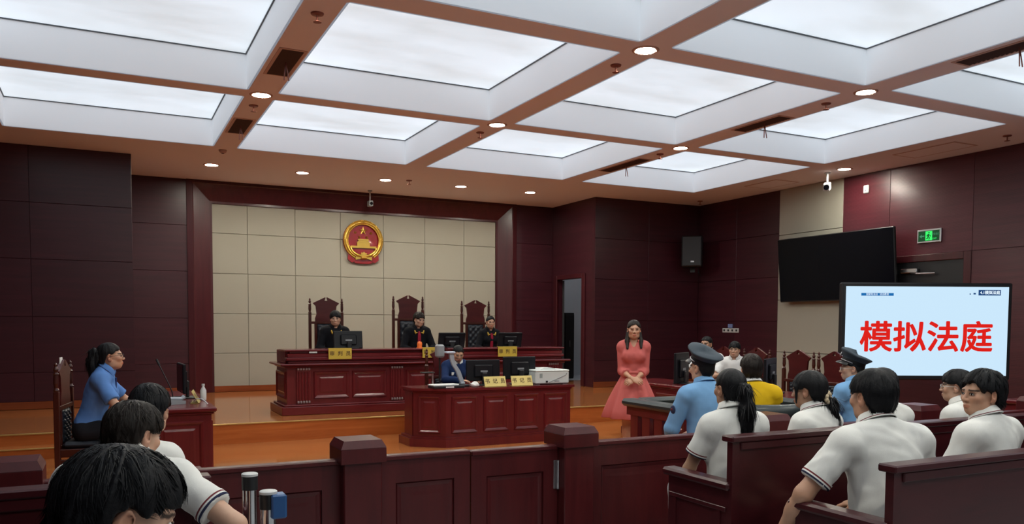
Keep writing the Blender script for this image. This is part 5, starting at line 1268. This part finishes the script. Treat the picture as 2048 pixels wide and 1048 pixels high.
person('broad boy in white polo at the end of second right pew, arm over armrest', (3.26, 2.66, 1.345), 10, PEW, 12, look=2, nod=2, hair='thick', hairmat='hair', hh=.005, bh=.010, polo=True, seed=21, build=1.09, coll_stripe=True, skin='skin3', twist=0,
       arms=((V3(-.40, .27, .56), V3(-.8, -.6, .1), ((.2, -.6, .5), (-.1, .35, -.93))), 'lap'), wrinkle=.005, sleeve=.72, hopt=dict(strands=4500, slen=.045, swd=.0013, lift=.007, noise=.003))
person('young man in white turning to look left, at right edge on second right pew', (4.10, 2.66, 1.325), -4, PEW, 4, look=-74, nod=-2, hair='parted', hh=.0042, bh=.011, polo=False, seed=22, coll_stripe=True, skin='skin3', hopt=dict(strands=4500, slen=.055, swd=.0013, lift=.008, noise=.007, swirl=.3))
# dock and officers ----------------------------------------------------
for lb, T, yw, lk, sp, sd in (('officer in pale blue shirt and dark peaked cap left of the dock', (4.19, 5.0, 1.372), 4, -8, None, 31), ('officer with spectacles, pale blue shirt and peaked cap right of the dock', (5.87, 5.0, 1.325), 0, -42, 'white', 32)):
    o = person(lb, T, yw, .47, 3, look=lk, hair='crop', hh=.007, bh=.012, shirt='sky_shirt', sleeve=1.92, untuck=False, seed=sd, cap_=.36, legyaw=(28 if sp is None else 0), spec=sp, skin='skin', hopt=dict(noise=.001), wrinkle=.005, build=1.02)
    for sx in (-1, 1):
        a, b_ = o['tf'](sx*.09, -.012, .512), o['tf'](sx*.185, -.012, .493); mb = MB(); d = nrm(b_-a)
        mb.box(-.022, 0, -.003, .022, np.linalg.norm(b_-a), .004, c=.002); R = np.stack([np.cross(d, V3(0, 0, 1)), d, np.cross(np.cross(d, V3(0, 0, 1)), d)], 1); mb.v = [tuple(a+V3(0, 0, .004)+R @ np.array(p)) for p in mb.v]; mb.obj('shoulder_board', M['blue_shirt'], o['shirt'])
        S_, E_ = o['A']['L' if sx < 0 else 'R'][:2]; c_ = S_+(E_-S_)*.42; e = MB().ball((0, 0, 0), (.012, .032, .036), 12, 8); e.v = [tuple(c_+V3(sx*.062, 0, 0)+np.array(p)) for p in e.v]; e.obj('arm_patch', M['navy_stripe'], o['shirt'], True)
        e = MB().ball((0, 0, 0), (.013, .020, .014), 10, 6); e.v = [tuple(c_+V3(sx*.0635, 0, .004)+np.array(p)) for p in e.v]; e.obj('arm_patch_badge', M['maroon_stripe'], o['shirt'], True)
    stool(o['root'].location[0], o['root'].location[1], .47, 'plain dark stool under the officer %s of the dock' % ('left' if sp is None else 'right'))
o = person('man in yellow vest seated in the dock, seen from behind', (4.71, 5.02, 1.315), 18, .46, 4, look=28, hair='thick', hairmat='hair_brown', hh=.007, bh=.012, shirt='yellow', sleeve=.2, coll=False, seed=33, skin='skin3', shirt_name='vest', hopt=dict(strands=1500, slen=.05, swd=.0018, lift=.010))
collar(o['shirt'], o['N'], nrm(o['U']*.92+o['F']*.30), nrm(o['F']*.92-o['U']*.30), o['s'], [M['white_shirt']], hgt=.03)
# parties --------------------------------------------------------------
o = person('woman in blue short-sleeved uniform shirt, spectacles and navy tie at left desk', (.01, 8.05, 1.365), 96, .50, 17, look=88, nod=-4, hair='tied', fem=True, hh=.006, bh=.011, shirt='blue_shirt', sleeve=.72, untuck=False, seed=41, spec='frame_metal', skin='skin3', build=.97,
           arms=((V3(-.12, .48, .80), V3(-.9, -.2, -.6)), (V3(.10, .44, .80), V3(.9, -.2, -.6))),
           hopt=dict(strands=900, slen=.05, swd=.0015, lift=.004, noise=.002, pony=[((0, -.08, .05), (0, -.125, .045), .03, .038), ((0, -.125, .045), (0, -.145, -.02), .038, .042), ((0, -.145, -.02), (0, -.14, -.14), .040, .034), ((0, -.14, -.14), (0, -.12, -.24), .034, .014)]))
tm = MB(); a = o['N']+o['F']*.085*o['s']-o['U']*.025*o['s']; b_ = o['tf'](0, .16, .20)
for (p, q, w0, w1) in ((a, a+(b_-a)*.12, .018, .014), (a+(b_-a)*.12, b_, .014, .036)):
    x = V3(1, 0, 0); f_ = o['F']*.012; tm.add([p-x*w0, p+x*w0, q+x*w1, q-x*w1, p-x*w0+f_, p+x*w0+f_, q+x*w1+f_, q-x*w1+f_], [(3,2,1,0),(4,5,6,7),(0,1,5,4),(1,2,6,5),(2,3,7,6),(3,0,4,7)])
tm.obj('tie', M['navy_tie'], o['root'])
person('man in white shirt at the far end of right hand desk', (8.07, 9.55, 1.375), -112, .50, 5, hair='crop', hh=.008, bh=.014, shirt='white_shirt', sleeve=.7, seed=42, skin='skin2', arms=('desk', 'desk'), hopt=dict(noise=.002))
person('young man in white shirt with dark fringe at right hand desk', (8.03, 8.90, 1.315), -128, .50, 8, hair='fringe', hh=.008, bh=.014, shirt='white_shirt', sleeve=.7, seed=43, arms=('desk', 'desk'), hopt=dict(noise=.003, strands=500, slen=.04, swd=.002))
# judges ---------------------------------------------------------------
for lb, T, look, nod, hs, fem, sd in (('left judge in black robe with gold collar emblems and red front', (3.225, 12.62, 1.745), 196, 4, 'fringe', False, 51), ('middle judge in black robe with longer dark hair', (4.628, 12.62, 1.738), 166, 12, 'thick', False, 52), ('right judge, woman in black robe with centre parted hair', (5.917, 12.62, 1.68), 190, 2, 'tied', True, 53)):
    o = person(lb, T, 184, .885, 8, look=look, nod=nod, hair=hs, hh=.0075, bh=.013, fem=fem, shirt='robe', sleeve=1.95, seed=sd, build=.92, skin='skin3' if fem else 'skin', arms=('lap', 'lap'), shirt_name='robe', coll=True, wrinkle=.003, hairmat='hair_brown' if sd == 52 else 'hair', hopt=dict(noise=.004, strands=500, slen=.045, swd=.002), hcurl=.3, scale=None)
    s, U, F, tf = o['s'], o['U'], o['F'], o['tf']; x = V3(1, 0, 0)
    mb = MB(); r_ = [(tf(0, .118, .455), .012), (tf(0, .135, .40), .024), (tf(0, .142, .30), .026), (tf(0, .14, .12), .030)]; vs = []
    for p, w_ in r_: vs += [p-x*w_*s-F*.04, p+x*w_*s-F*.04, p+x*w_*s, p-x*w_*s]
    mb.add(vs, [(4*i+k, 4*i+(k+1) % 4, 4*i+4+(k+1) % 4, 4*i+4+k) for i in range(3) for k in range(4)]+[(3,2,1,0), (12,13,14,15)]).obj('red_front', M['red_cloth'], o['shirt'])
    for sx in (-1, 1):
        p = tf(sx*.072, .115, .445); mb = MB().ball((0, 0, 0), (.013, .012, .036), 8, 6); R = roty(sx*.25)
        q = MB().ball((-sx*.018, 0, -.016), (.020, .010, .012), 8, 6); mb.add(q.v, q.f); mb.v = [tuple(p+R @ np.array(v)) for v in mb.v]; mb.obj('collar_emblem', M['gold_flat'], o['shirt'], True)
# clerk ----------------------------------------------------------------
o = person('clerk in navy jacket over white collar looking down at desk', (4.222, 10.0, 1.25), 178, .50, 16, look=190, nod=22, hair='tied', fem=True, hh=.0075, bh=.013, shirt='navy_jacket', sleeve=1.92, seed=61, skin='skin3', shirt_name='jacket', coll=False, arms=((V3(-.20, .42, .80), V3(-.9, -.3, -.5)), (V3(.10, .45, .80), V3(.9, -.3, -.5))), hairmat='hair', hopt=dict(noise=.002), build=1.06, open_=.5)
collar(o['shirt'], o['N'], nrm(o['U']*.92+o['F']*.30), nrm(o['F']*.92-o['U']*.30), o['s'], [M['white_shirt']], hgt=.03, gap=14)
mb = MB().box(-.035, -.004, -.02, .035, .004, .02, c=.003); mb.v = [tuple(o['tf'](.085, .135, .36)+np.array(p)) for p in mb.v]; mb.obj('name_badge', M['paper'], o['shirt'])
# standing woman -------------------------------------------------------
cl = (V3(-.035, .20, .945), V3(-.45, -1, -.2), ((0, .9, .5), (.75, .35, -.35))); cr_ = (V3(.035, .215, .955), V3(.45, -1, -.2), ((0, .9, .5), (-.75, .35, -.35)))
o = person('standing woman in knee-length coral shirt dress with clasped hands', (5.364, 7.60, 1.60), -146, stand=True, lean=0, look=-150, hair='tied', fem=True, hh=.0065, bh=.010, shirt='coral', sleeve=1.42, untuck=False, seed=71, skin='skin3', shirt_name='dress', coll=True, skirt=True, arms=(cl, cr_), hairmat='hair_brown', wrinkle=.003, build=.90, ar=.80, open_=.35, hcurl=.55,
           hopt=dict(noise=.003, strands=1200, slen=.05, swd=.0018, lift=.003, extra=[((-.064, -.03, .0), (-.082, .02, -.13), .024, .026), ((.064, -.03, .0), (.082, .02, -.13), .024, .026), ((-.082, .02, -.13), (-.082, .080, -.21), .026, .014), ((.082, .02, -.13), (.082, .080, -.22), .026, .014), ((-.04, -.085, -.03), (-.05, -.085, -.18), .035, .03), ((.04, -.085, -.03), (.05, -.085, -.18), .035, .03)]))
s = o['s']; K = 72; mb = MB(); prof = [(1.075, .128, .106, 0), (1.04, .135, .112, .0), (.98, .160, .138, .004), (.86, .215, .19, .014), (.74, .265, .23, .022), (.62, .305, .262, .03), (.52, .335, .29, .034), (.515, .33, .285, .034)]; vs = []
for z, rx, ry, am in prof:
    for k in range(K): a = 2*PI*k/K; e = 1+am/rx*(math.sin(9*a+.7)+.6*math.sin(5*a+2)); vs.append((rx*s*e*math.cos(a), ry*s*e*math.sin(a), z*s))
mb.add(vs, [(i*K+(k+1) % K, (i+1)*K+(k+1) % K, (i+1)*K+k, i*K+k)[::-1] for i in range(len(prof)-1) for k in range(K)]); mb.f = [tuple(reversed(f)) for f in mb.f]
sk = mb.obj('skirt', M['coral'], o['shirt'], True); md = sk.modifiers.new('solid', 'SOLIDIFY'); md.thickness = .004
bt = MB(); vs = [(r_*.140*s*math.cos(2*PI*k/40), r_*.117*s*math.sin(2*PI*k/40), z*s) for r_, z in ((.96, 1.045), (1, 1.047), (1, 1.083), (.96, 1.085)) for k in range(40)]
bt.add(vs, [(i*40+k, i*40+(k+1) % 40, (i+1)*40+(k+1) % 40, (i+1)*40+k) for i in range(3) for k in range(40)]).obj('belt', M['coral'], o['shirt'], True)
# scrunchie on the girl's ponytail
